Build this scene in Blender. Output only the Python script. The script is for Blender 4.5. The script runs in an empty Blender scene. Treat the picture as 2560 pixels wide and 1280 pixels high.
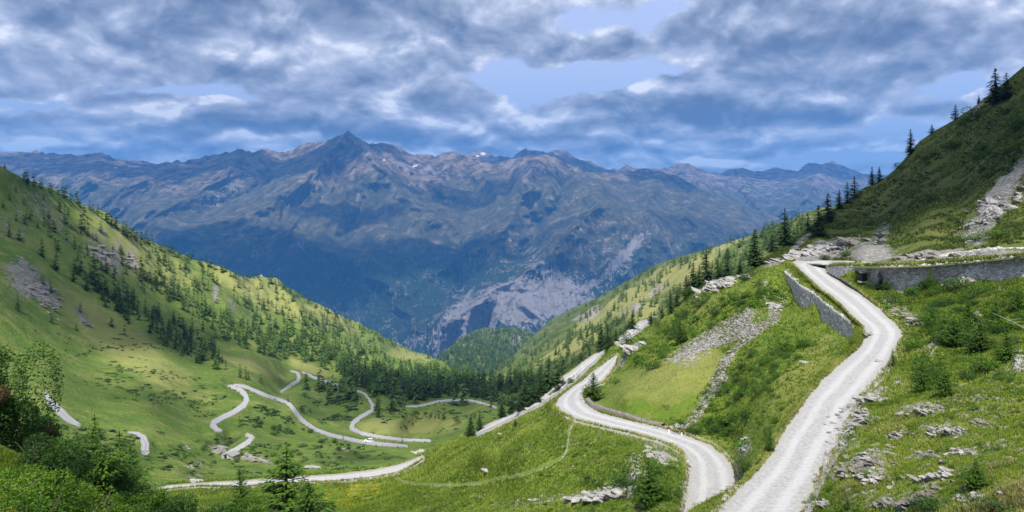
import bpy, math, random
import numpy as np
from mathutils import Vector, Matrix
from mathutils.bvhtree import BVHTree

SC = bpy.context.scene
COL = SC.collection
F, CX, CY = 1870.0, 1280.0, 517.0      # lens of the photograph in its own pixels, horizon row

# ------------------------------------------------------------------ camera
cam_d = bpy.data.cameras.new("camera")
cam = bpy.data.objects.new("camera", cam_d); COL.objects.link(cam)
cam.location = (0, 0, 0); cam.rotation_euler = (math.radians(90), 0, 0)
cam_d.sensor_width = 36.0; cam_d.lens = F / 2560 * 36
cam_d.shift_y = -(640 - CY) / 2560
cam_d.clip_start = 0.5; cam_d.clip_end = 60000
SC.camera = cam

# ------------------------------------------------------------------ sun, sky, exposure
SUN = Vector((-0.08, -0.55, 0.83)).normalized()          # towards the sun
sun_el = math.asin(SUN.z); sun_az = math.atan2(SUN.x, SUN.y)
sd = bpy.data.lights.new("sun", 'SUN'); so = bpy.data.objects.new("sun", sd); COL.objects.link(so)
sd.energy = 4.6; sd.angle = math.radians(0.55); sd.color = (1.0, 0.95, 0.86)
so.rotation_euler = SUN.to_track_quat('Z', 'Y').to_euler()

SC.view_settings.view_transform = 'Standard'; SC.view_settings.look = 'None'
SC.view_settings.gamma = 1.0; SC.view_settings.exposure = 0.55
SC.cycles.max_bounces = 5; SC.cycles.diffuse_bounces = 2; SC.cycles.glossy_bounces = 1
SC.cycles.transmission_bounces = 2; SC.cycles.volume_bounces = 0; SC.cycles.transparent_max_bounces = 6
SC.cycles.caustics_reflective = False; SC.cycles.caustics_refractive = False

class NT:
    """small node-tree writer"""
    def __init__(s, nt): s.nt = nt; nt.nodes.clear()
    def n(s, t, **kw):
        nd = s.nt.nodes.new(t)
        for k, v in kw.items(): setattr(nd, k, v)
        return nd
    def put(s, sock, v):
        if isinstance(v, bpy.types.NodeSocket): s.nt.links.new(v, sock)
        elif v is not None:
            if hasattr(sock.default_value, '__len__') and not hasattr(v, '__len__'): v = (v,) * len(sock.default_value)
            if hasattr(sock.default_value, '__len__') and len(sock.default_value) == 4 and len(v) == 3: v = (*v, 1)
            sock.default_value = v
    def m(s, op, a, b=None, c=None, clamp=False):
        nd = s.n('ShaderNodeMath', operation=op); nd.use_clamp = clamp
        s.put(nd.inputs[0], a); s.put(nd.inputs[1], b) if b is not None else 0
        if c is not None: s.put(nd.inputs[2], c)
        return nd.outputs[0]
    def mix(s, f, a, b, mode='MIX'):
        nd = s.n('ShaderNodeMix', data_type='RGBA', blend_type=mode)
        s.put(nd.inputs[0], f); s.put(nd.inputs[6], a); s.put(nd.inputs[7], b)
        return nd.outputs[2]
    def noise(s, vec, scale, detail=4, rough=0.5, dist=0.0, lac=2.0):
        nd = s.n('ShaderNodeTexNoise'); s.put(nd.inputs['Vector'], vec)
        for k, v in (('Scale', scale), ('Detail', detail), ('Roughness', rough), ('Distortion', dist), ('Lacunarity', lac)):
            s.put(nd.inputs[k], v)
        return nd.outputs[0]
    def voro(s, vec, scale, feature='F1', out=0, rnd=1.0):
        nd = s.n('ShaderNodeTexVoronoi', feature=feature); s.put(nd.inputs['Vector'], vec)
        s.put(nd.inputs['Scale'], scale); s.put(nd.inputs['Randomness'], rnd)
        return nd.outputs[out]
    def ramp(s, f, lo, hi, smooth=True):
        nd = s.n('ShaderNodeMapRange', interpolation_type='SMOOTHSTEP' if smooth else 'LINEAR')
        s.put(nd.inputs[0], f); s.put(nd.inputs[1], lo); s.put(nd.inputs[2], hi)
        return nd.outputs[0]
    def sep(s, v):
        nd = s.n('ShaderNodeSeparateXYZ'); s.put(nd.inputs[0], v); return nd.outputs
    def comb(s, x, y, z):
        nd = s.n('ShaderNodeCombineXYZ'); s.put(nd.inputs[0], x); s.put(nd.inputs[1], y); s.put(nd.inputs[2], z); return nd.outputs[0]
    def attr(s, name):
        nd = s.n('ShaderNodeAttribute', attribute_name=name); return nd.outputs['Fac']
    def vm(s, op, a, b):
        nd = s.n('ShaderNodeVectorMath', operation=op); s.put(nd.inputs[0], a); s.put(nd.inputs[1], b); return nd.outputs[0]

world = bpy.data.worlds.new("World"); SC.world = world; world.use_nodes = True
def build_world():
    T = NT(world.node_tree)
    out = T.n('ShaderNodeOutputWorld'); bg = T.n('ShaderNodeBackground')
    sky = T.n('ShaderNodeTexSky', sky_type='NISHITA', sun_disc=False)
    sky.sun_elevation = sun_el; sky.sun_rotation = sun_az; sky.altitude = 2000
    tc = T.n('ShaderNodeTexCoord')
    X, Y, Z = T.sep(tc.outputs['Generated'])
    az = T.m('ARCTAN2', X, Y)
    hl = T.m('SQRT', T.m('ADD', T.m('MULTIPLY', X, X), T.m('MULTIPLY', Y, Y)))
    el = T.m('DIVIDE', Z, T.m('MAXIMUM', hl, 0.02))
    el = T.m('MINIMUM', T.m('MAXIMUM', el, -0.02), 6.0)
    # openings and bodies in the cloud cover: (photo px, py, half-width px, half-height px, amount)
    cov = [(440, 226, 250, 17, -.42), (60, 262, 200, 18, -.40), (1330, 212, 150, 30, -.44), (1500, 186, 210, 28, -.36), (1640, 40, 130, 46, -.22), (1440, 40, 80, 50, -.16), (1690, 120, 80, 30, -.10),
           (2060, 402, 300, 16, -.20), (2400, 212, 120, 22, -.30), (1560, 235, 100, 20, -.16), (1900, 250, 400, 50, .12), (1500, 330, 600, 50, .12), (2250, 310, 130, 24, -.12), (2300, 90, 300, 70, .2), (1250, 160, 60, 24, -.2),
           (1540, 130, 66, 26, .34), (1430, 128, 60, 26, .32), (1810, 62, 110, 28, .40), (1920, 120, 140, 22, .30), (1050, 262, 150, 50, .24), (380, 300, 180, 50, .22), (1600, 265, 160, 40, .30), (600, 120, 900, 160, .10)]
    shd = [(800, 20, 420, 44, .5), (250, 30, 380, 34, .4), (700, 325, 300, 34, 1.3), (1000, 355, 300, 26, .8), (1800, 296, 380, 26, 1.3), (1580, 385, 300, 22, .6), (2250, 120, 420, 44, .5), (560, 195, 700, 26, .35), (2000, 200, 420, 30, .35), (1080, 150, 200, 60, .2),
           (410, 290, 150, 30, -1.2), (60, 350, 160, 20, -.6), (300, 370, 200, 12, -.8), (1050, 378, 200, 9, -1.0), (620, 352, 260, 9, -.9), (1700, 330, 300, 8, -.5), (1300, 290, 160, 14, -.6), (990, 262, 60, 40, -.7), (200, 120, 300, 40, -.35), (1640, 225, 60, 18, -.6), (2140, 290, 200, 14, -.5), (1750, 405, 60, 10, -1.0), (120, 330, 160, 24, -.3), (1250, 110, 60, 14, -.3), (2480, 120, 90, 14, -.4), (600, 345, 0.1, 0.1, 0)]
    wn = T.n('ShaderNodeTexNoise'); T.put(wn.inputs['Vector'], T.comb(az, T.m('MULTIPLY', el, 1.8), 9.0)); wn.inputs['Scale'].default_value = 9.0; wn.inputs['Detail'].default_value = 5.0
    wx, wy, _ = T.sep(T.vm('SUBTRACT', wn.outputs[1], (.5, .5, .5)))
    azw = T.m('ADD', az, T.m('MULTIPLY', wx, .16)); elw = T.m('ADD', el, T.m('MULTIPLY', wy, .07))
    def blobsum(lst):
        acc = None
        for (px, py, rx, ry, amp) in lst:
            if not amp: continue
            a0 = math.atan2(px - CX, F); e0 = (CY - py) / math.hypot(F, px - CX)
            sx = rx / F * math.cos(a0) ** 2; sy = ry / F
            dx = T.m('MULTIPLY', T.m('SUBTRACT', azw, a0), 1 / sx); dy = T.m('MULTIPLY', T.m('SUBTRACT', elw, e0), 1 / sy)
            g = T.m('MULTIPLY', T.m('EXPONENT', T.m('MULTIPLY', T.m('MULTIPLY_ADD', dx, dx, T.m('MULTIPLY', dy, dy)), -0.9)), amp)
            acc = g if acc is None else T.m('ADD', acc, g)
        return acc
    def lump(elv, sc, det, seed): 
        # bodies shrink and flatten towards the horizon
        k = T.m('DIVIDE', 1.0, T.m('ADD', T.m('MULTIPLY', elv, 1.0), .16))
        v = T.comb(T.m('MULTIPLY', az, 1.0), T.m('MULTIPLY', T.m('LOGARITHM', T.m('ADD', elv, .085), 2.71828), .42), seed)
        return T.noise(v, sc, det, .58, .35)
    D = T.m('ADD', T.m('MULTIPLY', lump(el, 4.2, 3, 1.3), .5), T.m('MULTIPLY', lump(el, 10.5, 9, 5.1), .62)); D = T.m('ADD', D, blobsum(cov))
    cover = T.ramp(D, 0.40, 0.52)
    def puff(elv):
        v_ = T.comb(azw, T.m('MULTIPLY', T.m('LOGARITHM', T.m('ADD', T.m('ADD', elv, T.m('MULTIPLY', wy, .03)), .085), 2.71828), .36), 3.3)
        vo = T.n('ShaderNodeTexVoronoi', feature='F1'); T.put(vo.inputs['Vector'], v_); vo.inputs['Scale'].default_value = 15.0; vo.inputs['Detail'].default_value = 2.0; vo.inputs['Roughness'].default_value = .5
        return T.m('SUBTRACT', .6, vo.outputs[0])
    h0 = T.m('ADD', T.m('MULTIPLY', lump(el, 10.5, 9, 5.1), .85), T.m('MULTIPLY', puff(el), .22))
    eu = T.m('ADD', el, T.m('MULTIPLY_ADD', el, .075, .007))
    h1 = T.m('ADD', T.m('MULTIPLY', lump(eu, 10.5, 9, 5.1), .85), T.m('MULTIPLY', puff(eu), .22))
    rel = T.m('SUBTRACT', h0, h1)                   # > 0 on the upper side of a swelling
    sh = T.m('ADD', T.m('MULTIPLY', T.m('SUBTRACT', lump(el, 3.1, 4, 7.7), .5), 2.6), blobsum(shd))
    v = T.m('ADD', T.m('MULTIPLY', rel, 2.1), T.m('MULTIPLY', sh, -.40)); v = T.m('ADD', v, .52)
    v = T.m('ADD', v, T.m('MULTIPLY', T.ramp(D, .72, .46), .22))
    cr = T.n('ShaderNodeValToRGB'); T.put(cr.inputs[0], v); r = cr.color_ramp; r.interpolation = 'B_SPLINE'
    r.elements[0].position = 0; r.elements[0].color = (.110, .145, .225, 1); r.elements[1].position = 1; r.elements[1].color = (.90, .91, .95, 1)
    for p_, c_ in ((.25, (.185, .225, .31, 1)), (.48, (.295, .335, .43, 1)), (.68, (.42, .46, .57, 1)), (.85, (.60, .63, .73, 1))): e_ = r.elements.new(p_); e_.color = c_
    cl = T.mix(T.ramp(el, .14, .03), cr.outputs[0], T.mix(1.0, cr.outputs[0], (.80, .93, 1.06), 'MULTIPLY'))
    clear = T.mix(T.ramp(el, -.01, .22), (.34, .46, .72), (.50, .58, .84))
    skyc = T.mix(1.0, sky.outputs[0], (.10, .10, .10), 'MULTIPLY')
    skyc = T.mix(0.85, skyc, clear)
    c = T.mix(cover, skyc, cl)
    T.put(bg.inputs[0], c); bg.inputs[1].default_value = 0.90
    T.nt.links.new(bg.outputs[0], out.inputs[0])
build_world()
world.cycles.sampling_method = 'MANUAL'; world.cycles.sample_map_resolution = 512

# ------------------------------------------------------------------ maths helpers
def P3(px, py, Y):
    px, py, Y = np.asarray(px, float), np.asarray(py, float), np.asarray(Y, float)
    return np.stack([Y * (px - CX) / F, Y + 0 * px, -Y * (py - CY) / F], -1)

class TPS:
    """thin plate through scattered (px, py) -> 1/depth; planes come out exactly"""
    def __init__(s, pts, lam=1e-4):
        pts = np.array(pts, float); s.c = pts[:, :2] / 500.0; v = 100.0 / pts[:, 2]
        n = len(pts); A = np.zeros((n + 3, n + 3))
        A[:n, :n] = s.k(s.c, s.c) + lam * np.eye(n); A[:n, n] = 1; A[:n, n + 1:] = s.c
        A[n, :n] = 1; A[n + 1:, :n] = s.c.T
        s.w = np.linalg.solve(A, np.concatenate([v, np.zeros(3)]))
    def k(s, a, b):
        r2 = ((a[:, None, :] - b[None]) ** 2).sum(-1)
        return r2 * np.log(r2 + 1e-12)
    def __call__(s, px, py):
        q = np.stack([np.ravel(px), np.ravel(py)], -1) / 500.0; out = np.empty(len(q)); n = len(s.c)
        for i in range(0, len(q), 20000):
            b = q[i:i + 20000]
            out[i:i + 20000] = s.k(b, s.c) @ s.w[:n] + s.w[n] + b @ s.w[n + 1:]
        return (100.0 / out).reshape(np.shape(px))

def _h(ix, iy, iz, sd):
    h = (ix.astype(np.int64) * 374761393 + iy.astype(np.int64) * 668265263 + iz.astype(np.int64) * 2147483647 + sd * 974634777) & 0xffffffff
    h = ((h ^ (h >> 13)) * 1274126177) & 0xffffffff
    h = ((h ^ (h >> 16)) * 2246822519) & 0xffffffff
    return ((h ^ (h >> 15)) & 0xffffff) / float(0xffffff) * 2 - 1
def vnoise(x, y, z=None, seed=0):
    x = np.asarray(x, float); y = np.asarray(y, float); z = np.zeros_like(x) if z is None else np.asarray(z, float)
    x0, y0, z0 = np.floor(x), np.floor(y), np.floor(z); fx, fy, fz = x - x0, y - y0, z - z0
    u, v, w = (t * t * t * (t * (t * 6 - 15) + 10) for t in (fx, fy, fz)); r = 0
    for a in (0, 1):
        for b in (0, 1):
            for c in ((0, 1) if np.any(z != 0) else (0,)):
                wt = (u if a else 1 - u) * (v if b else 1 - v) * (w if c else (1 - w))
                r = r + wt * _h(x0 + a, y0 + b, z0 + c, seed)
    return r
def fbm(x, y, z=None, oct=5, seed=0, ridged=False, gain=.5):
    r, amp, tot = 0, 1.0, 0
    for i in range(oct):
        f = 2.03 ** i
        nn = vnoise(x * f + i * 17.3, y * f - i * 9.1, None if z is None else z * f, seed + i)
        if ridged: nn = 1 - 2 * np.abs(nn)
        r = r + amp * nn; tot += amp; amp *= gain
    return r / tot
def sstep(x, a, b):
    t = np.clip((x - a) / (b - a), 0, 1); return t * t * (3 - 2 * t)
def curve(pts):
    pts = sorted(pts); xs, ys = zip(*pts)
    return lambda x: np.interp(x, xs, ys)
def seg_dist(px, py, line):
    """distance in photo pixels to a polyline [(x,y,...)] and interpolated third value"""
    best = np.full(np.shape(px), 1e9); val = np.zeros(np.shape(px))
    for a, b in zip(line[:-1], line[1:]):
        dx, dy = b[0] - a[0], b[1] - a[1]; L = dx * dx + dy * dy + 1e-9
        t = np.clip(((px - a[0]) * dx + (py - a[1]) * dy) / L, 0, 1)
        d = np.hypot(px - a[0] - t * dx, py - a[1] - t * dy); m = d < best
        best = np.where(m, d, best); val = np.where(m, a[2] + t * (b[2] - a[2]), val)
    return best, val
def in_poly(px, py, poly):
    inside = np.zeros(np.shape(px), bool); n = len(poly)
    for i in range(n):
        x1, y1 = poly[i]; x2, y2 = poly[(i + 1) % n]
        c = ((y1 > py) != (y2 > py)) & (px < (x2 - x1) * (py - y1) / (y2 - y1 + 1e-12) + x1)
        inside ^= c
    return inside
def blobmask(px, py, lst):
    r = np.zeros(np.shape(px))
    for (x, y, rx, ry, *rest) in lst:
        ang = math.radians(rest[0]) if rest else 0; amp = rest[1] if len(rest) > 1 else 1
        dx, dy = px - x, py - y
        u = (dx * math.cos(ang) + dy * math.sin(ang)) / rx; v = (-dx * math.sin(ang) + dy * math.cos(ang)) / ry
        r = np.maximum(r, amp * np.exp(-(u * u + v * v) ** 1.5 * .7))
    return r

def mesh_np(name, verts, faces, mat=None, smooth=True, attrs=None, uv=None):
    me = bpy.data.meshes.new(name); verts = np.asarray(verts, np.float32); faces = np.asarray(faces, np.int32)
    k = faces.shape[1]
    me.vertices.add(len(verts)); me.vertices.foreach_set('co', verts.ravel())
    me.loops.add(faces.size); me.loops.foreach_set('vertex_index', faces.ravel())
    me.polygons.add(len(faces)); me.polygons.foreach_set('loop_start', np.arange(0, faces.size, k, dtype=np.int32))
    me.polygons.foreach_set('loop_total', np.full(len(faces), k, np.int32))
    me.polygons.foreach_set('use_smooth', np.full(len(faces), smooth))
    for nme, arr in (attrs or {}).items():
        a = me.attributes.new(nme, 'FLOAT', 'POINT'); a.data.foreach_set('value', np.asarray(arr, np.float32).ravel())
    if uv is not None:
        l = me.uv_layers.new(name='UVMap'); l.data.foreach_set('uv', np.asarray(uv, np.float32)[faces.ravel()].ravel())
    me.update(calc_edges=True)
    if mat: me.materials.append(mat)
    return me
def link(name, me, parent=None, **props):
    o = bpy.data.objects.new(name, me); COL.objects.link(o)
    if parent: o.parent = parent
    for k, v in props.items(): o[k] = v
    return o
def grid_faces(nr, nc):
    i = np.arange(nr * nc).reshape(nr, nc)
    return np.stack([i[:-1, :-1], i[1:, :-1], i[1:, 1:], i[:-1, 1:]], -1).reshape(-1, 4)
def new_mat(name):
    m = bpy.data.materials.new(name); m.use_nodes = True; T = NT(m.node_tree)
    out = T.n('ShaderNodeOutputMaterial'); bs = T.n('ShaderNodeBsdfPrincipled')
    T.nt.links.new(bs.outputs[0], out.inputs[0]); bs.inputs['Roughness'].default_value = .9
    bs.inputs['Specular IOR Level'].default_value = .2
    return m, T, bs
def bump(T, bs, h, dist, strength=1.0):
    b = T.n('ShaderNodeBump'); T.put(b.inputs['Height'], h); b.inputs['Distance'].default_value = dist
    b.inputs['Strength'].default_value = strength; T.nt.links.new(b.outputs[0], bs.inputs['Normal'])
    return b
#MATERIALS
# ------------------------------------------------------------------ materials
def ground_mat(name, u, ga, gb, gdry, rockc=((.42, .41, .40), (.20, .19, .18)), bstr=.6):
    """turf with bare stone and dry patches; u = size of the finest grain in metres"""
    m, T, bs = new_mat(name)
    tc = T.n('ShaderNodeTexCoord'); P = tc.outputs['Object']
    n1 = T.noise(P, .045 / u, 5, .6); n2 = T.noise(P, .35 / u, 6, .65); n3 = T.noise(P, 2.6 / u, 5, .7)
    c = T.mix(T.ramp(n1, .35, .65), ga, gb)
    c = T.mix(T.m('MULTIPLY', T.ramp(n2, .42, .68), .65), c, gdry); c = T.mix(T.m('MULTIPLY', T.ramp(T.noise(P, .8 / u, 6, .75), .60, .68), .6), c, (.27, .23, .16))
    c = T.mix(T.m('MULTIPLY', T.ramp(n3, .40, .70), .55), c, tuple(x * .35 for x in ga))
    c = T.mix(T.m('MULTIPLY', T.ramp(n3, .56, .70), .45), c, tuple(min(1, x * 2.2) for x in gb))
    dry = T.attr('dry'); c = T.mix(T.m('MULTIPLY', T.ramp(T.m('ADD', dry, T.m('MULTIPLY', n2, .6)), .45, .95), .9), c, gdry)
    fl = T.attr('flower'); c = T.mix(T.m('MULTIPLY', T.m('MULTIPLY', fl, .7), T.m('MULTIPLY', T.ramp(n3, .45, .62), T.ramp(n2, .35, .6))), c, (.42, .36, .02))
    shr = T.attr('shrub'); sh = T.ramp(T.m('ADD', shr, T.m('MULTIPLY', T.m('SUBTRACT', n2, .5), 1.5)), .55, .75)
    c = T.mix(T.m('MULTIPLY', sh, .8), c, tuple(x * .38 for x in ga))
    # stone
    P2 = T.vm('MULTIPLY', P, (1, 1, 2.2))
    r1 = T.noise(P2, 1.2 / u, 8, .75, .4); r2 = T.voro(P2, 1.5 / u, 'DISTANCE_TO_EDGE')
    rc = T.mix(T.ramp(r1, .35, .65), rockc[1], rockc[0])
    rc = T.mix(T.m('MULTIPLY', T.ramp(r2, .06, .0), T.ramp(r1, .40, .55)), rc, (.09, .085, .07))
    rc = T.mix(T.ramp(T.noise(P, .5 / u, 4, .6), .55, .75), rc, (.30, .23, .17))
    rk = T.attr('rock')
    rm = T.ramp(T.m('ADD', rk, T.m('ADD', T.m('MULTIPLY', T.m('SUBTRACT', T.noise(P2, .55 / u, 8, .78, .8), .5), 2.9), T.m('MULTIPLY', T.m('SUBTRACT', n3, .5), .8))), .48, .60)
    c = T.mix(T.m('MULTIPLY', rm, .92), c, rc)
    gr = T.attr('gravel')
    gm = T.ramp(T.m('ADD', gr, T.m('MULTIPLY', T.m('SUBTRACT', n3, .5), 1.6)), .45, .60)
    gc = T.mix(T.ramp(T.noise(P, 7 / u, 3, .8), .3, .7), (.22, .21, .18), (.56, .54, .50))
    c = T.mix(gm, c, gc)
    T.put(bs.inputs['Base Color'], c)
    h = T.m('ADD', T.m('MULTIPLY', n3, .5), T.m('ADD', T.m('MULTIPLY', n2, 1.2), T.m('MULTIPLY', rm, T.m('MULTIPLY', r1, .9))))
    bump(T, bs, h, 1.1 * u, bstr)
    return m
G_A, G_B, G_D = (.085, .150, .014), (.140, .215, .022), (.235, .245, .060)
M_NEAR = ground_mat('alpine_turf', 1.0, G_A, G_B, G_D, rockc=((.55, .53, .50), (.26, .25, .23)))
M_MID = ground_mat('valley_turf', 4.5, (.085, .155, .018), (.150, .240, .032), (.29, .30, .085), rockc=((.42, .39, .35), (.24, .22, .19)))
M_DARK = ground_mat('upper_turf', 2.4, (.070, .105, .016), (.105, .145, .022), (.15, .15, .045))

def road_mat(name, wide):
    m, T, bs = new_mat(name)
    tc = T.n('ShaderNodeTexCoord'); P = tc.outputs['Object']
    uvn = T.n('ShaderNodeUVMap'); U, V, _ = T.sep(uvn.outputs[0])
    g1 = T.noise(P, 3.5, 8, .8); g2 = T.noise(P, .25, 4, .6)
    wob = T.m('MULTIPLY', T.m('SUBTRACT', T.noise(P, .12, 3, .5), .5), .18)
    u = T.m('ADD', U, wob)
    def track(c, w):
        d = T.m('ABSOLUTE', T.m('SUBTRACT', u, c)); return T.ramp(d, w, w * .2)
    tr = T.m('MAXIMUM', track(.30, .13), track(.72, .15))
    c = T.mix(T.ramp(g1, .32, .68), (.27, .265, .26), (.45, .45, .45))
    c = T.mix(T.m('MULTIPLY', tr, T.m('MULTIPLY_ADD', g2, .8, .2)), c, (.50, .50, .505))
    c = T.mix(T.m('MULTIPLY', T.ramp(T.noise(P, 6, 5, .9), .56, .66), .75), c, (.13, .125, .12))
    c = T.mix(T.m('MULTIPLY', T.ramp(g2, .55, .72), .35), c, (.44, .42, .37))
    edge = T.m('MINIMUM', U, T.m('SUBTRACT', 1.0, U))
    c = T.mix(T.m('MULTIPLY', T.ramp(edge, .13, .0), .7), c, (.36, .34, .30))
    T.put(bs.inputs['Base Color'], c)
    bump(T, bs, T.m('ADD', g1, T.m('MULTIPLY', tr, -.4)), .12, .7)
    return m
M_ROAD = road_mat('gravel_track', True)

def far_mat():
    m, T, bs = new_mat('mountain_rock')
    tc = T.n('ShaderNodeTexCoord'); P = tc.outputs['Object']; X, Y, Z = T.sep(P)
    Pv = T.comb(X, T.m('MULTIPLY', Y, 1.0), T.m('MULTIPLY', Z, .55))
    n1 = T.noise(Pv, .0011, 7, .62, .6); n2 = T.noise(Pv, .006, 8, .68, .5); n3 = T.noise(Pv, .03, 6, .7)
    grass = T.mix(T.ramp(n2, .35, .65), (.058, .060, .024), (.150, .130, .062))
    rock = T.mix(T.ramp(n2, .35, .62), (.055, .040, .028), (.31, .23, .16))
    forest = T.mix(T.ramp(n3, .35, .65), (.012, .030, .014), (.035, .065, .028))
    zz = T.m('ADD', Z, T.m('MULTIPLY', T.m('SUBTRACT', n1, .5), 1500))
    zz = T.m('ADD', zz, T.m('MULTIPLY', T.m('SUBTRACT', n2, .5), 700))
    c = T.mix(T.ramp(zz, 250, 750), grass, rock)
    c = T.mix(T.ramp(zz, -350, -750), c, forest)
    light = T.ramp(T.m('ADD', T.m('MULTIPLY', n2, .5), T.m('MULTIPLY', n3, .5)), .52, .66)
    c = T.mix(T.m('MULTIPLY', light, .75), c, (.38, .34, .28))
    slab = T.attr('rock')
    sm = T.ramp(T.m('ADD', slab, T.m('ADD', T.m('MULTIPLY', T.m('SUBTRACT', n3, .5), 1.6), T.m('MULTIPLY', T.m('SUBTRACT', n2, .5), 1.6))), .42, .62)
    c = T.mix(T.m('MULTIPLY', sm, .9), c, T.mix(n3, (.22, .20, .20), (.46, .41, .40)))
    c = T.mix(T.ramp(T.m('ADD', T.attr('snow'), T.m('MULTIPLY', T.m('SUBTRACT', n3, .5), 2.2)), .55, .65), c, (.85, .87, .9))
    T.put(bs.inputs['Base Color'], c)
    bump(T, bs, T.m('ADD', n2, T.m('MULTIPLY', n3, .5)), 130, .8)
    return m
M_FAR = far_mat()

# ------------------------------------------------------------------ the lie of the land
# roads of the near spur: (left px, py, right px, py, height)
R1 = [(1735, 1420, 1925, 1420, -16.3), (1795, 1285, 1998, 1285, -16.3), (1862, 1212, 2036, 1206, -16.3), (1894, 1180, 2060, 1160, -16.3), (1928, 1140, 2083, 1126, -16.3), (1951, 1096, 2102, 1086, -16.3),
      (1987, 1043, 2125, 1040, -16.25), (2023, 992, 2152, 988, -16.2), (2059, 949, 2196, 944, -16.1), (2106, 906, 2226, 901, -16.0),
      (2146, 872, 2246, 864, -15.85), (2163, 843, 2258, 838, -15.65), (2160, 818, 2244, 812, -15.4), (2135, 799, 2222, 794, -15.1),
      (2106, 767, 2188, 762, -14.5), (2077, 742, 2156, 738, -14.0), (2045, 720, 2128, 718, -13.5), (2023, 699, 2096, 697, -13.0),
      (1998, 676, 2068, 680, -12.5), (1982, 660, 2064, 668, -12.15)]
R1b = [(1982, 660, 2064, 668, -12.15), (1992, 655.5, 2074, 664, -11.9), (2040, 652, 2096, 662.5, -11.4), (2100, 652, 2142, 661, -10.7), (2174, 655, 2195, 661, -10.2)]
R2 = [(1700, 1330, 1860, 1330, -26.0), (1713, 1265, 1850, 1265, -26.3), (1722, 1200, 1846, 1205, -26.6), (1724, 1160, 1834, 1170, -26.8), (1708, 1130, 1812, 1142, -27.0),
      (1681, 1113, 1775, 1113, -27.25), (1634, 1097, 1724, 1093, -27.5), (1573, 1080, 1674, 1077, -27.9), (1505, 1065, 1605, 1060, -28.3),
      (1444, 1050, 1545, 1045, -28.8), (1408, 1034, 1497, 1032, -29.3), (1386, 1014, 1466, 1012, -30.0), (1396, 996, 1457, 990, -30.7),
      (1426, 972, 1462, 976, -31.6), (1455, 952, 1507, 956, -32.2), (1485, 927, 1527, 932, -33.1), (1515, 905, 1541, 908, -34.0), (1540, 887, 1546, 889, -34.6)]
R2b = [(1540, 858, 1546, 861, -34.2), (1556, 842, 1576, 841, -34.8), (1579, 822, 1597, 828, -35.2), (1603, 805, 1610, 814, -35.8), (1622, 801, 1624, 806, -36.2)]
R2c = [(1506, 878, 1508, 882, -37.6), (1499, 882, 1499, 889, -38), (1483, 892, 1485, 906, -38.4), (1462, 906, 1471, 916, -39), (1427, 934, 1443, 944, -40), (1408, 945, 1415, 965, -40.6), (1380, 966, 1396, 981, -41.4),
       (1361, 986, 1372, 996, -42), (1340, 1006, 1350, 1012, -42.9), (1318, 1018, 1322, 1024, -43.8), (1260, 1046, 1264, 1053, -46), (1189, 1081, 1192, 1087, -48)]
R3 = [(1056, 1144, 1056, 1147.5, -50.5), (1030, 1155, 1028, 1165, -51), (987, 1169, 992, 1182, -52), (934, 1179, 934, 1193, -53), (844, 1190, 840, 1202, -54), (779, 1194, 779, 1204, -54.6),
      (673, 1200, 673, 1211, -55.2), (606, 1206, 606, 1216, -55.6), (540, 1209, 540, 1215, -56), (496, 1212, 496, 1215, -56.4), (417, 1218, 417, 1223, -57), (359, 1226, 359, 1230, -57.4)]
yz = lambda py, z: -z * F / (py - CY)
def road_pts(R, inset=0):
    o = []
    for a in R: o += [(a[0], a[1], yz(a[1], a[4])), (a[2], a[3], yz(a[3], a[4]))]
    return o
Z1 = curve([(r[1], r[4]) for r in R1] + [(655, -12)])

RIM = curve([(648, 1968), (655, 1962), (665, 1959), (677, 1962), (698, 1986), (715, 2006), (733, 2037), (755, 2062), (773, 2085), (799, 2119), (815, 2133), (842, 2136), (858, 2126), (875, 2106), (900, 2080), (949, 2034), (992, 2002), (1043, 1965), (1100, 1928),
             (1140, 1902), (1180, 1871), (1209, 1845), (1236, 1800), (1272, 1733), (1300, 1700), (1430, 1560)])   # outer edge of the upper road, by row
TOP1 = curve([(1940, 651), (1985, 650), (2067, 650), (2140, 651), (2165, 660), (2203, 672), (2300, 686), (2383, 690), (2560, 680), (3000, 640)])
c1 = road_pts(R1) + [(p[0], p[1], yz(p[1], p[4])) for p in R1b] + [(2081, 662, yz(662, -11.8))]
for y in (1400, 1300, 1209, 1140, 1043, 949, 900, 858, 842, 815, 799, 773, 755, 733, 715, 698, 677, 655): c1.append((float(RIM(y)), y, yz(y, float(Z1(y)) - .12)))
c1 += [(2060, 1230, 40.5), (2150, 1150, 44), (2150, 1280, 35), (2300, 1280, 30), (2560, 1280, 24), (3000, 1280, 17), (2300, 1150, 39), (2560, 1150, 31), (2300, 1000, 56),
       (2560, 1000, 46), (2400, 900, 71), (2560, 900, 62), (2300, 900, 76.5), (2350, 800, 92), (2560, 800, 82), (2300, 750, 112), (2500, 712, 104), (2383, 722, 112), (2250, 735, 120),
       (2190, 730, 121.5), (2142, 712, 127), (2100, 690, 136), (2560, 705, 101), (3000, 680, 84), (3000, 900, 48), (3000, 1100, 28), (2560, 1420, 20), (2150, 1420, 30), (2200, 1050, 53), (2300, 690, 118), (2450, 690, 110), (2142, 690, 127.5)]
tps1 = TPS(c1, 2e-6)

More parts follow.
